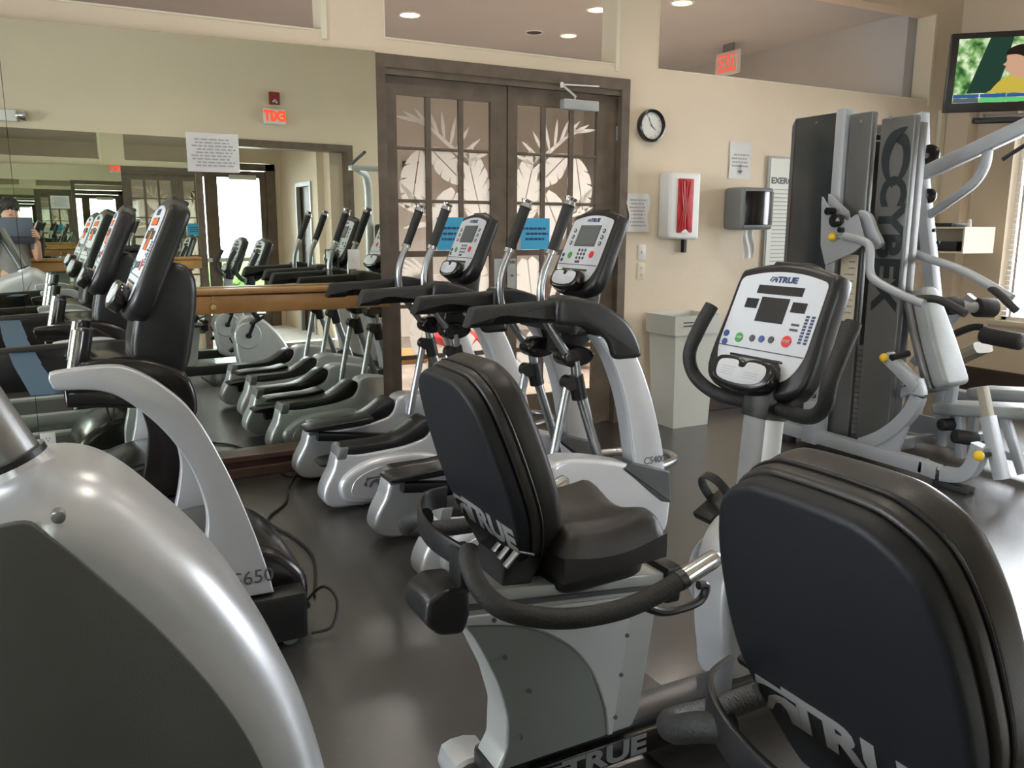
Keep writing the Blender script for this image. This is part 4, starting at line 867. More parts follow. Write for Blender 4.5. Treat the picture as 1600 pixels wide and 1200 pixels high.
# ================================================================ RECUMBENT BIKES
def bike(label):
    t = thing('recumbent_bike', label, 'exercise bike', (1.2, 1.80, 0), 'black seated recumbent bikes')
    # seat back: local frame u = +y .. seen from behind, v up along the tilt
    o = Vector((.945, 1.82, .655)); vd = Vector((-.165, 0, .50)).normalized(); ud = Vector((0, -1, 0))
    fm = frame(o, ud, vd)     # local z points to the rear (-x)
    half = [(.08, 0), (.115, .012), (.165, .085), (.200, .16), (.210, .235), (.203, .34), (.188, .42), (.160, .485), (.105, .522), (.05, .530)]
    ol = cr([(a, b) for a, b in half]+[(-a, b) for a, b in reversed(half)], 4, True)
    g = G(); g.M = fm; g.prism([p for p in ol], -.02, .022, .012, ax='z', n=3); sh = g.obj('backrest_shell', 'shell', t)
    ol2 = [Vector((p.x*1.035, (p.y-.265)*1.02+.265)) for p in ol]
    g = G(); g.M = fm; g.prism(ol2, -.115, -.046, .030, ax='z', n=4, rb=.010); cu = g.obj('backrest_cushion', 'vinyl', t)
    g = G(); g.M = fm; g.prism(ol2, -.046, -.018, .008, ax='z', n=3, rb=.008); g.obj('cushion_edge_band', 'vinyl', cu)
    g = G(); g.M = fm; pts = [Vector((p.x*1.035, (p.y-.265)*1.022+.265, -.046)) for p in ol]; g.tube(pts+[pts[0], pts[1]], .003, 6, cap=False); g.obj('piping', 'black', cu)
    lm = fm @ Matrix.Translation((.0, .12, .022))
    lettering(lm @ Matrix.Translation((.035, 0, 0)), 'TRUE', .085, 'logo', sh, .004, sx=1.4); emblem(lm @ Matrix.Translation((-.125, .0, 0)), .058, 'logo', sh)
    # seat cushion
    def seat_top(u, v):
        x = .99+.33*u; y = 1.80+.21*(2*v-1)*(1-.12*u)
        e = min(1, min(u, 1-u)*7)*min(1, min(v, 1-v)*7); e = e**.4 if e > 0 else 0
        z = .70 + .085*e + .022*((2*v-1)**2)*(1-u) + (.028*math.cos((2*v-1)*PI*1.0)*-1)*u*.8 - .025*math.sin(PI*u)
        return (x, y, z)
    g = G(); g.grid(seat_top, 18, 24)
    g.grid(lambda u, v: (.99+.33*u, 1.80+.21*(2*v-1)*(1-.12*u), .655), 18, 24)
    ring = [(u, 0) for u in [i/18 for i in range(18)]]+[(1, v) for v in [i/24 for i in range(24)]]+[(1-i/18, 1) for i in range(18)]+[(0, 1-i/24) for i in range(24)]
    n = len(ring); vs = [seat_top(*q) for q in ring]+[(.99+.33*u, 1.80+.21*(2*v-1)*(1-.12*u), .655) for u, v in ring]
    g.add(vs, [[k, (k+1) % n, n+(k+1) % n, n+k] for k in range(n)])
    so = g.obj('seat_cushion', 'vinyl', t, ang=60)
    G().prism(soften([(1.0, 1.62), (1.29, 1.64), (1.29, 1.96), (1.0, 1.98)], .07, 5), .60, .668, .025, ax='z', rb=.002).obj('seat_pan', 'black', t)
    hb = G().prism([(.86, .60), (.93, .60), (.99, .70), (.95, .72), (.88, .70)], 1.68, 1.84, .006).obj('hinge_plate', 'black', t)
    for k in range(3): G().tube([(.865+.01*k, 1.66+.05*k, .70), (.90+.01*k, 1.66+.05*k, .735), (.94, 1.66+.05*k, .72)], 1, sq=(.022, .006, .001)).obj('hinge_clip', 'steel', hb)
    G().prism([(.92, .60), (1.00, .60), (1.02, .70), (.98, .78), (.93, .74)], 1.72, 1.90, .008).obj('back_bracket', 'black', t)
    # U-shaped handlebar round the seat
    for s in (-1, 1):
        Y = lambda d: 1.80 + s*d
        pth = cr([(.775, Y(.13), .755), (.755, Y(.18), .735), (.76, Y(.24), .695), (.80, Y(.295), .665), (.92, Y(.325), .635), (1.06, Y(.335), .628), (1.16, Y(.34), .645), (1.235, Y(.345), .672)], 6)
        hb2 = G().tube(pth, .024, 14).obj('side_handle', 'rubber', t)
        G().tube([(1.228, Y(.345), .670), (1.246, Y(.346), .677)], .0255, 14).obj('grip_collar', 'black', hb2)
        G().tube([(1.24, Y(.345), .675), (1.325, Y(.35), .707), (1.338, Y(.351), .712), (1.345, Y(.351), .7145)], [.0235, .0235, .021, .013], 16).obj('pulse_grip', 'chrome', hb2)
        G().tube(cr([(1.13, Y(.335), .625), (1.19, Y(.335), .595), (1.26, Y(.335), .590), (1.31, Y(.335), .60), (1.325, Y(.335), .632), (1.30, Y(.335), .640)], 5), .011, 10).obj('adjust_lever', 'black', hb2)
    g = G(); g.tube(cr([(.765, 1.68, .735), (.735, 1.80, .75), (.75, 1.92, .76), (.80, 2.01, .765), (.88, 2.05, .76)], 6), 1, sq=(.012, .06, .004), up=(0, 0, 1)); g.obj('rear_arch', 'black', t)
    G().box(.745, .79, 1.655, 1.725, .655, .76, .006).obj('arch_bracket', 'black', t)
    # aluminium seat rail
    rl = [(.76, .615), (1.36, .545), (1.36, .585), (.76, .655)]
    rr_ = G().prism(rl, 1.66, 1.81, .006).obj('seat_rail', 'greygreen', t)
    G().prism([(.74, .615), (1.36, .545), (1.36, .555), (.74, .628)], 1.652, 1.66).obj('rail_slot', 'ink', rr_, smooth=False)
    G().prism(soften([(.655, .60), (.66, .655), (.70, .678), (.765, .672), (.77, .60), (.75, .555), (.69, .565)], .015, 3), 1.648, 1.79, .012).obj('rear_cap', 'black', t)
    G().box(1.35, 1.40, 1.645, 1.825, .50, .605, .008).obj('front_cap', 'black', t)
    # seat shroud
    sb = [(.755, .615), (1.345, .545), (1.33, .50), (1.285, .20), (1.26, .155), (.84, .155), (.868, .20), (.872, .30), (.845, .40), (.80, .50), (.765, .565)]
    sd = G().prism(soften(sb, .01, 2), 1.66, 1.775, .008).obj('seat_shroud', 'greygreen', t)
    pn = [(.755, .60), (1.245, .545)] + [tuple(p) for p in cr([(1.235, .50), (1.195, .20), (1.19, .16)], 3)] + [(1.175, .16)] + [tuple(p) for p in cr([(1.165, .24), (1.12, .36), (1.04, .46), (.92, .535), (.76, .575)], 5)]
    G().prism(pn, 1.650, 1.662, .003, n=1).obj('side_panel', 'silver', sd)
    dk = [tuple(p) for p in cr([(.765, .572), (.92, .53), (1.04, .455), (1.115, .355), (1.16, .24), (1.165, .16)], 5)] + [(.85, .16)] + [tuple(p) for p in cr([(.872, .22), (.872, .30), (.845, .40), (.80, .50), (.768, .56)], 4)]
    G().prism(dk, 1.654, 1.662, .002, n=1).obj('lower_panel', mat('slate_panel', (.17, .185, .185), .5), sd)
    for (x, z) in ((.83, .575), (1.19, .54), (.86, .47), (.93, .36), (.905, .24), (1.225, .44), (1.21, .33), (1.195, .21)):
        G().cyl((x, 1.652, z), (x, 1.645, z), .0055, 10).obj('screw', 'ink', sd)
    lettering(frame((1.29, 1.659, .505), (1, 0, 0), (0, 0, 1)), '400', .045, 'ink', sd, 0)
    # base beam with raised lettering, stabilizers
    bm_ = G().box(.84, 2.15, 1.685, 1.80, .06, .155, .015).obj('base_beam', 'black', t)
    G().box(.95, 1.60, 1.655, 1.69, .06, .13, .006).obj('beam_cover', 'gloss', bm_)
    lettering(frame((1.17, 1.654, .095), (1, 0, 0), (0, 0, 1)), 'TRUE', .075, 'silverdark', bm_, .003, sx=1.5); emblem(frame((1.02, 1.653, .095), (1, 0, 0), (0, 0, 1)), .05, 'silverdark', bm_)
    G().box(1.36, 1.62, 1.50, 2.10, .0, .012).obj('floor_plate', 'black', t, smooth=False)
    for xx in (.85, 2.18):
        st = G().tube([(xx, 1.40, .06), (xx, 1.80, .06)], 1, sq=(.10, .07, .03)).obj('stabilizer', 'black', t)
        for ya, yb in ((1.30, 1.42), (1.80, 1.92)): G().tube([(xx, ya, .055), (xx, ya+.01, .055), (xx, yb-.01, .055), (xx, yb, .055)], [.8, 1, 1, .9], sq=(.125, .095, .04)).obj('stabilizer_cap', 'silver', st)
    # drive housing, crank, pedals
    dh = cr([(1.70, .10), (1.655, .22), (1.64, .34), (1.64, .46), (1.67, .57), (1.74, .635), (1.85, .635), (1.98, .55), (2.12, .38), (2.20, .20), (2.21, .10), (1.95, .07)], 5, True)
    dho = G().prism(dh, 1.715, 1.885, .035, n=4).obj('drive_housing', 'silver', t)
    for s in (-1, 1):
        Y0 = 1.80+s*.085
        g = G(); g.cyl((1.76, Y0, .44), (1.76, Y0+s*.012, .44), .135, 32, .125); g.obj('crank_disc', 'silver', dho)
        g = G(); g.tube([(1.76, Y0+s*.035, .44), (1.76+s*.065, Y0+s*.045, .44+s*.15)], 1, sq=(.03, .018, .005)); g.cyl((1.76, Y0, .44), (1.76, Y0+s*.05, .44), .03, 16, .024); g.obj('crank_arm', 'black', t)
        pc = Vector((1.825, Y0+s*.10, .60)) if s > 0 else Vector((1.695, Y0+s*.10, .29))
        g = G(); g.M = Matrix.Translation(pc) @ Matrix.Rotation(R_(-30), 4, 'Y'); g.box(-.07, .075, -.045, .045, -.014, .014, .006); pe = g.obj('pedal', 'black', t)
        g = G(); g.M = Matrix.Translation(pc) @ Matrix.Rotation(R_(-30), 4, 'Y'); g.tube(cr([(.02, -.05, .0), (.02, -.062, .06), (.02, -.03, .11), (.02, .03, .11), (.02, .062, .06), (.02, .05, .0)], 5), 1, sq=(.03, .005, .001)); g.obj('pedal_strap', 'rubber', pe)
    # mast, console, handlebar
    G().tube([(1.80, 1.80, .60), (1.825, 1.80, .96)], 1, sq=(.10, .085, .018), up=(1, 0, 0)).obj('mast', 'silver', t)
    G().tube([(1.822, 1.80, .94), (1.84, 1.80, 1.05), (1.90, 1.80, 1.12)], [1, 1, .8], sq=(.12, .10, .03), up=(1, 0, 0)).obj('mast_head', 'black', t)
    for s in (-1, 1):
        Y = lambda d: 1.80+s*d
        G().tube(cr([(1.83, Y(0), .985), (1.82, Y(.10), .975), (1.80, Y(.20), .985), (1.775, Y(.265), 1.03), (1.765, Y(.285), 1.10), (1.80, Y(.285), 1.18), (1.845, Y(.28), 1.255)], 6), [.022]*28+[.023]*9, 14).obj('handlebar', 'rubber', t)
    console(t, (1.875, 1.80+.06, 1.20), (-1, 0), R_(22), .43, .40, 'led')
    return t
b1 = bike('recumbent bike in the middle with its whole seat and lit white console in view')
b2 = dup(b1, (.055, -1.085, 0), 'nearest recumbent bike whose black seat back fills the lower right')

# ================================================================ WEIGHT TOWER STATION
CY = thing('weight_machine', 'grey multi station weight machine with tall charcoal weight tower and press arms', 'weight machine', (4.7, 3.7, 0))
TX = 4.60
def plate_x(name, m, y0, y1, z0, z1, x0=TX, x1=TX+.05, r=.008, parent=CY): 
    return G().prism(soften([(y0, z0), (y1, z0), (y1, z1), (y0, z1)], .012, 2), x0, x1, r, ax='x').obj(name, m, parent)
plate_x('dark_shroud', 'shroud2', 4.04, 4.41, .06, 2.27)
G().prism([(4.41, .06), (4.44, .06), (4.44, 2.22), (4.41, 2.27)], TX+.0, TX+.10, ax='x').obj('shroud_edge', 'shroud', CY, smooth=False)
plate_x('center_shroud', 'shroud', 3.765, 3.945, .06, 2.245)
csh = plate_x('branded_shroud', 'shroud', 3.455, 3.70, .06, 2.19)
G().box(TX-.03, TX+.06, 3.955, 4.035, .04, 2.285, .006).obj('front_post', 'cyb', CY)
G().box(TX+.05, TX+.35, 3.78, 4.40, 2.10, 2.17, .01).obj('top_plate', 'shroud', CY)
for (x, y) in ((TX+.32, 3.80), (TX+.32, 4.36)): G().box(x-.03, x+.03, y-.03, y+.03, .04, 2.10, .005).obj('rear_post', 'cyb', CY)
plate_x('rear_shroud', 'shroud', 3.80, 4.40, .06, 2.10, TX+.36, TX+.39)
G().box(TX+.05, TX+.12, 3.455, 3.70, .06, 2.15, .004).obj('side_shroud', 'shroud', CY)
for y in (4.22, 3.85, 3.63): G().cyl((TX-.006, y, 2.19 if y < 4 else 2.22), (TX+.004, y, 2.19 if y < 4 else 2.22), .011, 12).obj('bolt', 'steel', CY)
for k in range(18): G().box(TX+.02, TX+.10, 3.71, 3.755, .10+.036*k, .132+.036*k).obj('weight_plate', 'steel', CY, smooth=False)
for x in (TX+.06, TX+.18): G().cyl((x, 3.733, .08), (x, 3.733, 2.1), .008, 8).obj('guide_rod', 'chrome', CY)
pk = plate_x('instruction_placard', 'card', 3.76, 3.89, .90, 1.34, TX-.045, TX-.035, .002)
G().box(TX-.035, TX, 3.80, 3.86, .92, 1.32).obj('placard_bracket', 'greygreen', CY, smooth=False)
g = G(); rr = random.Random(2)
for k in range(9): g.box(TX-.0465, TX-.045, 3.775, 3.855-rr.uniform(0, .03), 1.29-.042*k, 1.30-.042*k)
g.obj('printed_lines', 'inkfaint', pk, smooth=False)
# brand lettering turned a quarter clockwise
bm2 = frame((TX-.002, 3.578, 1.36), (0, 0, -1), (0, -1, 0))
fmv = frame((TX-.002, 3.578, 1.28), (0, 0, -1), (0, 1, 0))
if fmv.col[2].x > 0: pass
def face_neg_x(o, xd): 
    x = Vector(xd).normalized(); z = Vector((-1, 0, 0)); y = z.cross(x); return Matrix(((x.x, y.x, z.x, o[0]), (x.y, y.y, z.y, o[1]), (x.z, y.z, z.z, o[2]), (0, 0, 0, 1)))
fmv = face_neg_x((TX-.001, 3.578, 1.42), (0, 0, -1))
lettering(fmv, 'CYBEX', .245, 'shroud2', csh, .010, sx=1.10)
sw = face_neg_x((TX-.001, 3.578, 1.94), (0, -1, 0)); g = G(); g.M = sw
g.prism(cr([(.07, .185), (-.03, .165), (-.08, .10), (-.097, .0), (-.07, -.10), (.0, -.18), (-.03, -.09), (-.038, .0), (-.012, .08), (.04, .14)], 4, True), 0, .0012, ax='z')
g.prism(cr([(.0, .10), (.055, .145), (.098, .08), (.105, -.03), (.07, -.12), (.0, -.17), (.045, -.09), (.06, .0), (.045, .07)], 4, True), 0, .0012, ax='z'); g.obj('swirl_emblem', 'shroud2', csh, smooth=False)
# base frame
G().tube([(4.5, 4.26, .09), (4.5, 3.10, .085)], 1, sq=(.075, .09, .01), up=(0, 0, 1)).obj('base_tube', 'cyb', CY)
G().tube(cr([(4.5, 3.12, .085), (4.5, 2.98, .075), (4.5, 2.86, .10), (4.5, 2.80, .17), (4.5, 2.77, .30)], 6), 1, sq=(.075, .085, .01), up=(0, 1, 0)).obj('base_bend', 'cyb', CY)
G().box(4.46, 4.54, 2.80, 3.02, 0, .035, .006).obj('base_foot', 'rubber', CY); G().box(4.46, 4.54, 4.15, 4.30, 0, .045, .006).obj('base_foot', 'rubber', CY)
G().box(4.44, 4.56, 3.90, 4.02, .04, .34, .004).obj('post_sleeve', 'cyb', CY)
G().box(4.50, 4.95, 4.22, 4.30, .05, .13, .008).obj('cross_tube', 'cyb', CY); G().box(4.50, 4.95, 3.50, 3.58, .05, .13, .008).obj('cross_tube', 'cyb', CY)
# seat slider
G().tube([(4.55, 2.78, .46), (4.55, 2.66, .12)], 1, sq=(.06, .075, .006), up=(1, 0, 0)).obj('slider_sleeve', 'cyb', CY)
G().tube([(4.55, 2.83, .62), (4.55, 2.76, .40)], 1, sq=(.045, .055, .004), up=(1, 0, 0)).obj('slider_post', 'tanvinyl', CY)
g = G(); g.ball((4.425, 2.73, .255), .030, 14); g.obj('yellow_knob', 'yellow', CY); G().cyl((4.425, 2.73, .255), (4.54, 2.72, .255), .013, 10).obj('knob_stem', 'black', CY)
# curved seat arm with adjuster
G().tube(cr([(4.5, 3.56, .12), (4.5, 3.42, .20), (4.5, 3.30, .31), (4.5, 3.22, .42), (4.5, 3.19, .52), (4.5, 3.22, .60)], 6), 1, sq=(.065, .085, .012), up=(0, 0, 1)).obj('seat_arm', 'cyb', CY)
G().prism([(3.30, .10), (3.24, .30), (3.30, .32), (3.42, .20), (3.52, .12)], 4.485, 4.515, ax='x').obj('gusset', 'cyb', CY, smooth=False)
G().tube([(4.5, 3.19, .56), (4.5, 3.43, .72)], 1, sq=(.07, .075, .006), up=(1, 0, 0)).obj('adjuster_sleeve', 'cyb', CY)
g = G(); g.ball((4.455, 3.42, .715), .028, 14); g.obj('yellow_knob', 'yellow', CY)
G().cyl((4.46, 3.37, .72), (4.60, 3.36, .74), .022, 12).obj('adjuster_pin', 'black', CY)
# back pad
fm = Matrix.Translation((4.72, 3.28, .83)) @ Matrix.Rotation(R_(-24), 4, 'X')
g = G(); g.M = fm; g.prism(soften([(-.11, -.31, .05), (.13, -.31, .05), (.12, .0, .1), (.08, .33, .05), (-.06, .33, .05), (-.10, 0, .1)], .05, 4), -.075, .03, .025, ax='y'); bp = g.obj('back_pad', 'greyvinyl', CY)
g = G(); g.M = fm; g.prism(soften([(-.12, -.32, .05), (.14, -.32, .05), (.13, .0, .1), (.09, .34, .05), (-.07, .34, .05), (-.11, 0, .1)], .05, 4), .03, .085, .02, ax='y'); g.obj('pad_back_shell', 'shroud', bp)
G().tube([(4.72, 3.30, .55), (4.72, 3.48, .45), (4.72, 3.55, .12)], 1, sq=(.06, .06, .008)).obj('pad_support', 'cyb', CY)
# press arm bracket with pulley knob
G().prism(soften([(3.70, 1.60), (3.84, 1.52), (3.99, 1.72), (3.97, 1.40), (3.92, 1.27), (3.70, 1.36), (3.62, 1.42)], .01, 2), 4.44, 4.455, ax='x').obj('pivot_plate', 'cyb', CY)
G().prism(soften([(3.99, 1.74), (3.82, 1.62), (3.78, 1.48), (3.98, 1.45)], .01, 2), 4.50, 4.515, ax='x').obj('pivot_plate', 'cyb', CY)
G().cyl((4.40, 3.84, 1.56), (4.47, 3.84, 1.56), .045, 18, .04, .006).cyl((4.40, 3.90, 1.62), (4.46, 3.90, 1.62), .025, 12).cyl((4.41, 3.80, 1.50), (4.46, 3.80, 1.50), .018, 10).obj('pivot_knob', 'gloss', CY)
g = G(); g.ball((4.42, 3.86, 1.455), .028, 14); g.obj('yellow_knob', 'yellow', CY)
G().cyl((4.42, 3.86, 1.455), (4.46, 3.80, 1.45), .013, 10).obj('knob_stem', 'steel', CY)
G().prism(cr([(3.74, 1.62), (3.66, 1.60), (3.60, 1.50), (3.55, 1.42), (3.60, 1.38), (3.66, 1.44), (3.70, 1.52)], 4, True), 4.62-.12, 4.54, .006, ax='x').obj('lever_plate', 'cyb', CY)
G().tube(cr([(4.44, 3.78, 1.46), (4.43, 3.62, 1.43), (4.42, 3.56, 1.38), (4.41, 3.54, 1.25), (4.40, 3.48, 1.19), (4.40, 3.30, 1.12), (4.40, 3.14, 1.075)], 6), .026, 14).obj('press_arm', 'cyb', CY)
G().tube(cr([(4.41, 3.20, 1.10), (4.45, 3.10, 1.105), (4.46, 3.0, 1.07), (4.46, 2.92, 1.035)], 5), .023, 14).obj('arm_grip', 'rubber', CY)
G().tube(cr([(4.50, 3.74, 1.43), (4.78, 3.72, 1.41), (4.80, 3.45, 1.33), (4.80, 3.22, 1.27), (4.80, 3.05, 1.20), (4.80, 2.87, 1.115)], 6), .026, 14).obj('press_arm', 'cyb', CY)
G().tube(cr([(4.80, 3.0, 1.165), (4.76, 2.93, 1.14), (4.74, 2.85, 1.09), (4.74, 2.80, 1.05)], 5), .022, 14).obj('arm_grip', 'rubber', CY)

# ---- pulldown station behind
PD = thing('pulldown_machine', 'grey pulldown machine with raised boom arm, right of the weight tower', 'weight machine', (5.3, 3.5, 0))
G().tube([(5.2, 3.87, 2.28), (5.2, 3.82, 1.85), (5.2, 3.50, .40), (5.2, 3.46, .05)], 1, sq=(.075, .085, .01), up=(1, 0, 0)).obj('upright_post', 'cyb', PD)
G().tube([(5.2, 3.86, 1.86), (5.2, 3.40, 2.03), (5.2, 2.75, 2.27)], 1, sq=(.075, .09, .01), up=(0, 0, 1)).obj('boom', 'cyb', PD)
G().tube(cr([(5.2, 3.74, 1.60), (5.2, 3.58, 1.70), (5.2, 3.44, 1.80), (5.2, 3.38, 1.90), (5.2, 3.37, 2.0)], 6), 1, sq=(.05, .05, .008), up=(1, 0, 0)).obj('brace', 'cyb', PD)
for (y, z, r) in ((3.78, 1.995, .075), (3.75, 1.73, .05), (3.0, 2.14, .07)):
    pw = G().cyl((5.185, y, z), (5.215, y, z), r, 24, r, .006).obj('pulley_wheel', 'gloss', PD); G().cyl((5.17, y, z), (5.23, y, z), r*.25, 12).obj('pulley_hub', 'steel', pw)
G().tube([(5.0, 3.14, 1.92), (5.0, 3.02, 1.99), (5.0, 2.7, 2.12)], .013, 10).obj('pulldown_bar', 'rubber', PD)
G().cyl((5.18, 3.0, 2.1), (5.02, 2.95, 2.0), .004, 6).obj('cable', 'black', PD)
for (y, z) in ((3.80, 1.72), (3.66, 1.50), (3.62, 1.42)): G().cyl((5.15, y, z), (5.165, y, z), .012, 10).obj('bolt', 'black', PD)
# thigh rollers on a diagonal post
G().tube([(5.36, 3.86, .55), (5.40, 3.50, 1.06)], 1, sq=(.055, .06, .008)).obj('diagonal_post', 'cyb', PD)
G().cyl((5.22, 3.58, .99), (5.34, 3.55, 1.0), .062, 20, .062, .012).obj('thigh_roller', 'rubber', PD); G().cyl((5.42, 3.48, .985), (5.56, 3.44, .98), .066, 20, .066, .012).obj('thigh_roller', 'rubber', PD)
G().cyl((5.30, 3.56, .995), (5.46, 3.47, .985), .04, 14).obj('roller_axle', 'cyb', PD)
# low base frame, cable plate, seat
G().tube([(5.2, 3.9, .05), (5.2, 2.7, .10)], 1, sq=(.05, .05, .006), up=(0, 0, 1)).obj('base_tube', 'cyb', PD)
G().tube([(5.0, 3.6, .08), (5.34, 3.55, .08)], 1, sq=(.05, .05, .006), up=(0, 0, 1)).obj('base_tube', 'cyb', PD)
G().prism(soften([(3.44, .06), (3.80, .02), (3.78, .16), (3.70, .22), (3.52, .22)], .02, 3), 5.22, 5.24, .003, ax='x').obj('pulley_plate', 'cyb', PD)
G().tube([(5.02, 3.32, .55), (5.02, 3.34, .10)], 1, sq=(.06, .06, .008)).obj('seat_post', 'cyb', PD)
fm = Matrix.Translation((5.05, 3.06, .39)) @ Matrix.Rotation(R_(-8), 4, 'X')
g = G(); g.M = fm; g.prism(soften([(-.15, -.34), (.15, -.34), (.15, .34), (-.15, .34)], .06, 5), -.035, .04, .025, ax='z'); g.obj('seat_pad', 'greyvinyl', PD)
G().tube([(5.0, 2.95, .37), (5.0, 2.80, .05)], 1, sq=(.05, .05, .006), up=(1, 0, 0)).obj('seat_leg', 'cyb', PD)
G().tube([(5.0, 3.24, .35), (5.0, 3.20, .05)], 1, sq=(.05, .05, .006), up=(1, 0, 0)).obj('seat_leg', 'cyb', PD)
G().cyl((4.84, 3.16, .225), (4.98, 3.10, .20), .045, 16, .045, .01).obj('ankle_roller', 'rubber', PD); G().cyl((4.90, 3.30, .26), (5.04, 3.26, .26), .04, 16, .04, .01).obj('ankle_roller', 'rubber', PD)

# ---- leg bench far right
LB = thing('leg_bench', 'padded leg bench with black rollers near the window', 'exercise bench', (5.9, 3.6, 0))
fm = Matrix.Translation((5.65, 3.18, .41)) @ Matrix.Rotation(R_(-7), 4, 'X')
g = G(); g.M = fm; g.prism(soften([(-.14, -.42), (.14, -.42), (.14, .38), (-.14, .38)], .05, 5), -.04, .04, .025, ax='z'); g.obj('bench_pad', 'greyvinyl', LB)
G().tube([(6.0, 4.05, .46), (6.0, 3.90, .56), (6.0, 3.76, .64)], 1, sq=(.22, .09, .04), up=(0, 0, 1)).obj('tan_pad', 'tanvinyl', LB)
G().tube(cr([(5.9, 3.98, .70), (5.9, 3.80, .79), (5.9, 3.70, .80)], 4), 1, sq=(.05, .05, .006), up=(0, 0, 1)).obj('roller_arm', 'black', LB)
G().cyl((5.9, 3.72, .745), (5.9, 3.42, .725), .062, 20, .062, .02).obj('leg_roller', 'rubber', LB)
G().tube([(5.9, 3.98, .70), (6.0, 4.02, .10)], 1, sq=(.06, .06, .008)).obj('support_post', 'black', LB)
G().tube(cr([(5.96, 4.05, .42), (5.94, 3.98, .40), (5.94, 3.92, .46), (5.94, 3.88, .42)], 4), .012, 8).obj('yellow_lever', 'yellow', LB)
G().tube([(5.95, 3.98, .40), (5.95, 3.88, .38)], .014, 8).obj('yellow_lever', 'yellow', LB)
G().box(5.6, 5.7, 2.8, 4.05, .30, .36, .01).obj('bench_rail', 'cyb', LB)
for y in (2.85, 3.55, 4.0): G().box(5.45, 5.9, y-.03, y+.03, 0, .06, .008).obj('base_foot', 'cyb', LB); G().box(5.62, 5.68, y-.025, y+.025, .06, .31).obj('bench_leg', 'cyb', LB, smooth=False)
# ---- pull-up tower behind the camera, seen only in the mirror
PU = thing('pullup_tower', 'pale green grey pull-up frame seen in the mirror beside the doors', 'weight machine', (3.8, .7, 0))
for dx in (0, .45):
    G().tube(cr([(3.66+dx, .5, .02), (3.66+dx, .5, 1.2), (3.66+dx, .5, 1.9), (3.62+dx, .52, 2.12), (3.50+dx, .58, 2.20)], 6), 1, sq=(.08, .08, .015), up=(0, 1, 0)).obj('frame_post', 'greygreen', PU)
G().box(3.40, 4.15, .52, .64, 2.18, 2.24, .01).obj('top_plate', 'greygreen', PU)
G().cyl((3.42, .60, 2.26), (3.42, 1.0, 2.36), .018, 12).obj('pullup_grip', 'rubber', PU)
G().cyl((4.1, .60, 2.26), (4.1, 1.0, 2.36), .018, 12).obj('pullup_grip', 'rubber', PU)
G().box(3.55, 4.2, .42, .9, 0, .06, .01).obj('base_frame', 'greygreen', PU); G().box(3.60, 4.15, .47, .53, 1.05, 1.13, .01).obj('cross_bar', 'greygreen', PU)
G().box(3.70, 4.0, .54, .62, 1.15, 1.55, .03).obj('back_pad', 'vinyl', PU)

# ================================================================ FLOOR CORDS
def cord(pts, label, r=.006): tag(G().tube(cr(pts, 8), r, 8).obj('extension_cord', 'rubber'), label, 'cord')
cord([(1.15, 5.0, .008), (1.02, 4.7, .007), (.95, 4.45, .007), (.80, 4.2, .007), (.86, 3.9, .007), (.88, 3.6, .007), (.78, 3.2, .007)], 'black cord on the floor between the treadmill and the ellipticals')
cord([(.68, 3.02, .05), (.76, 3.0, .13), (.80, 2.93, .10), (.76, 2.86, .03), (.68, 2.86, .02)], 'black cable looping out beside the treadmill foot')
cord([(1.35, 4.86, .007), (1.10, 4.93, .007), (1.07, 4.97, .007), (1.06, 5.03, .007)], 'thin black cord lying along the mirror base')

# ================================================================ PHOTOGRAPHER (seen in the mirror)
t = thing('person', 'person in a grey shirt holding up a dark tablet, seen in the mirror', 'person', (-.12, -.22, 0))
def skinned(name, pts, edges, radii, m, parent, root=0, sub=2):
    me = bpy.data.meshes.new(name); off = Vector(parent['_o']); me.from_pydata([tuple(Vector(p)-off) for p in pts], edges, [])
    me.materials.append(M[m]); o = bpy.data.objects.new(name, me); COL.objects.link(o); o.parent = parent; o['_o'] = parent['_o']
    bpy.context.view_layer.objects.active = o
    md = o.modifiers.new('skin', 'SKIN'); md.use_smooth_shade = True
    if not me.skin_vertices: bpy.ops.mesh.customdata_skin_add()
    for i, r in enumerate(radii): 
        sv = me.skin_vertices[0].data[i]; sv.radius = (r, r) if not isinstance(r, tuple) else r; sv.use_root = (i == root)
    s_ = o.modifiers.new('sub', 'SUBSURF'); s_.levels = sub; s_.render_levels = sub
    return o
px, pyy = -.12, -.24
body = [(px, pyy, .92), (px, pyy, 1.10), (px, pyy-.01, 1.30), (px, pyy-.01, 1.42), (px, pyy, 1.50), (px, pyy+.01, 1.60), (px, pyy+.01, 1.70),
        (px-.17, pyy, 1.40), (px-.22, pyy+.03, 1.14), (px-.20, pyy+.12, 1.34), (px+.17, pyy, 1.40), (px+.22, pyy+.03, 1.14), (px+.22, pyy+.13, 1.36),
        (px-.09, pyy, .86), (px-.10, pyy+.01, .48), (px-.10, pyy-.01, .08), (px-.10, pyy+.13, .04), (px+.09, pyy, .86), (px+.10, pyy+.01, .48), (px+.10, pyy-.01, .08), (px+.10, pyy+.13, .04)]
ed = [(0, 1), (1, 2), (2, 3), (3, 4), (4, 5), (5, 6), (3, 7), (7, 8), (8, 9), (3, 10), (10, 11), (11, 12), (0, 13), (13, 14), (14, 15), (15, 16), (0, 17), (17, 18), (18, 19), (19, 20)]
rd = [(.15, .11), (.14, .10), (.16, .11), (.10, .08), .055, .085, .08, .058, .042, .032, .058, .042, .032, .085, .06, .04, .03, .085, .06, .04, .03]
skinned('body', body, ed, rd, 'skin', t)
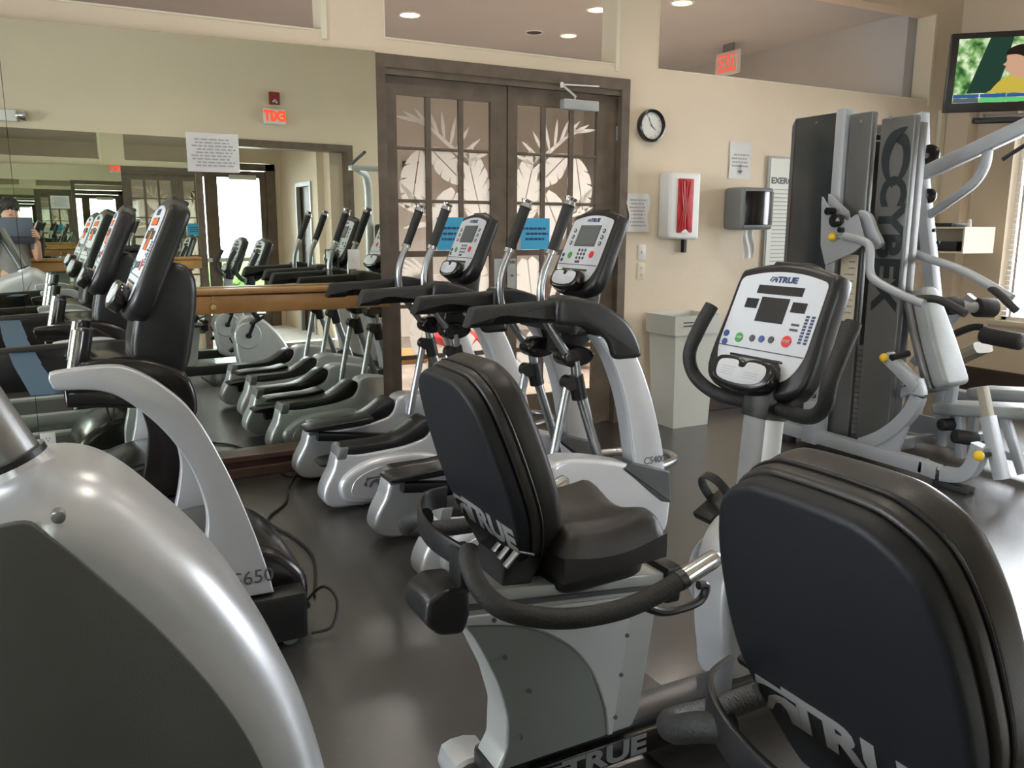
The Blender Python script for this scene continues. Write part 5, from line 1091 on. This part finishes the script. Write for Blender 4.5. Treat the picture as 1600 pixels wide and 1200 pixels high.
skinned('shirt', [body[0], body[1], body[2], body[3], body[7], (px-.205, pyy+.02, 1.24), body[10], (px+.205, pyy+.02, 1.24)], [(0, 1), (1, 2), (2, 3), (3, 4), (4, 5), (3, 6), (6, 7)], [(.165, .125), (.155, .115), (.175, .125), (.115, .095), .072, .06, .072, .06], 'shirt', t)
skinned('trousers', [body[0], body[13], body[14], (px-.10, pyy, .12), body[17], body[18], (px+.10, pyy, .12)], [(0, 1), (1, 2), (2, 3), (0, 4), (4, 5), (5, 6)], [(.155, .118), .095, .072, .055, .095, .072, .055], 'trouser', t)
g = G(); g.ball((px, pyy-.022, 1.725), .098, 16, (1, 1.0, .95)); g.obj('hair', 'hair', t, ang=180)
g = G(); g.ball((px-.032, pyy+.088, 1.69), .011, 10); g.ball((px+.032, pyy+.088, 1.69), .011, 10); g.obj('eyes', 'ink', t, ang=180)
g = G(); g.ball((px, pyy+.102, 1.665), .014, 10, (1, 1.1, 1.6)); g.obj('nose', 'skin', t, ang=180)
g = G(); g.ball((px, pyy+.090, 1.625), .022, 10, (1, .35, .3)); g.obj('mouth', mat('lips', (.40, .14, .12), .5), t, ang=180)
g = G(); g.ball((px-.088, pyy+.01, 1.68), .022, 10, (.4, .8, 1.3)); g.ball((px+.088, pyy+.01, 1.68), .022, 10, (.4, .8, 1.3)); g.obj('ears', 'skin', t, ang=180)
for s in (-1, 1):
    hx, hz = (px-.185, 1.40) if s < 0 else (px+.225, 1.43); hy = pyy+.17
    pts = [(hx, hy-.04, hz-.06), (hx, hy, hz)]; e = [(0, 1)]; r = [.028, .034]
    for k in range(4):
        b = len(pts); y_ = hy+.02; pts += [(hx-s*.01, y_, hz+.035-.022*k), (hx-s*.035, y_+.012, hz+.038-.022*k), (hx-s*.055, y_+.004, hz+.036-.022*k)]
        e += [(1, b), (b, b+1), (b+1, b+2)]; r += [.010, .009, .007]
    b = len(pts); pts += [(hx-s*.015, hy-.03, hz+.02), (hx-s*.045, hy-.035, hz+.03)]; e += [(1, b), (b, b+1)]; r += [.011, .009]
    skinned('hand', pts, e, r, 'skin', t, 0, 1)
t = thing('tablet', 'dark slate tablet with its cover folded down, held up by the person in the mirror', 'tablet', (-.1, -.06, 1.45))
G().box(-.28, .075, -.075, -.055, 1.40, 1.60, .006).obj('device', 'case', t); G().box(-.28, .075, -.078, -.052, 1.33, 1.398, .006).obj('folded_cover', 'trouser', t)

for o in bpy.data.objects:
    if '_o' in o: del o['_o']
    if o.name.startswith(('printed_lines', 'lit_segments', 'hour_marks', 'level_keys')): o['kind'] = 'stuff'
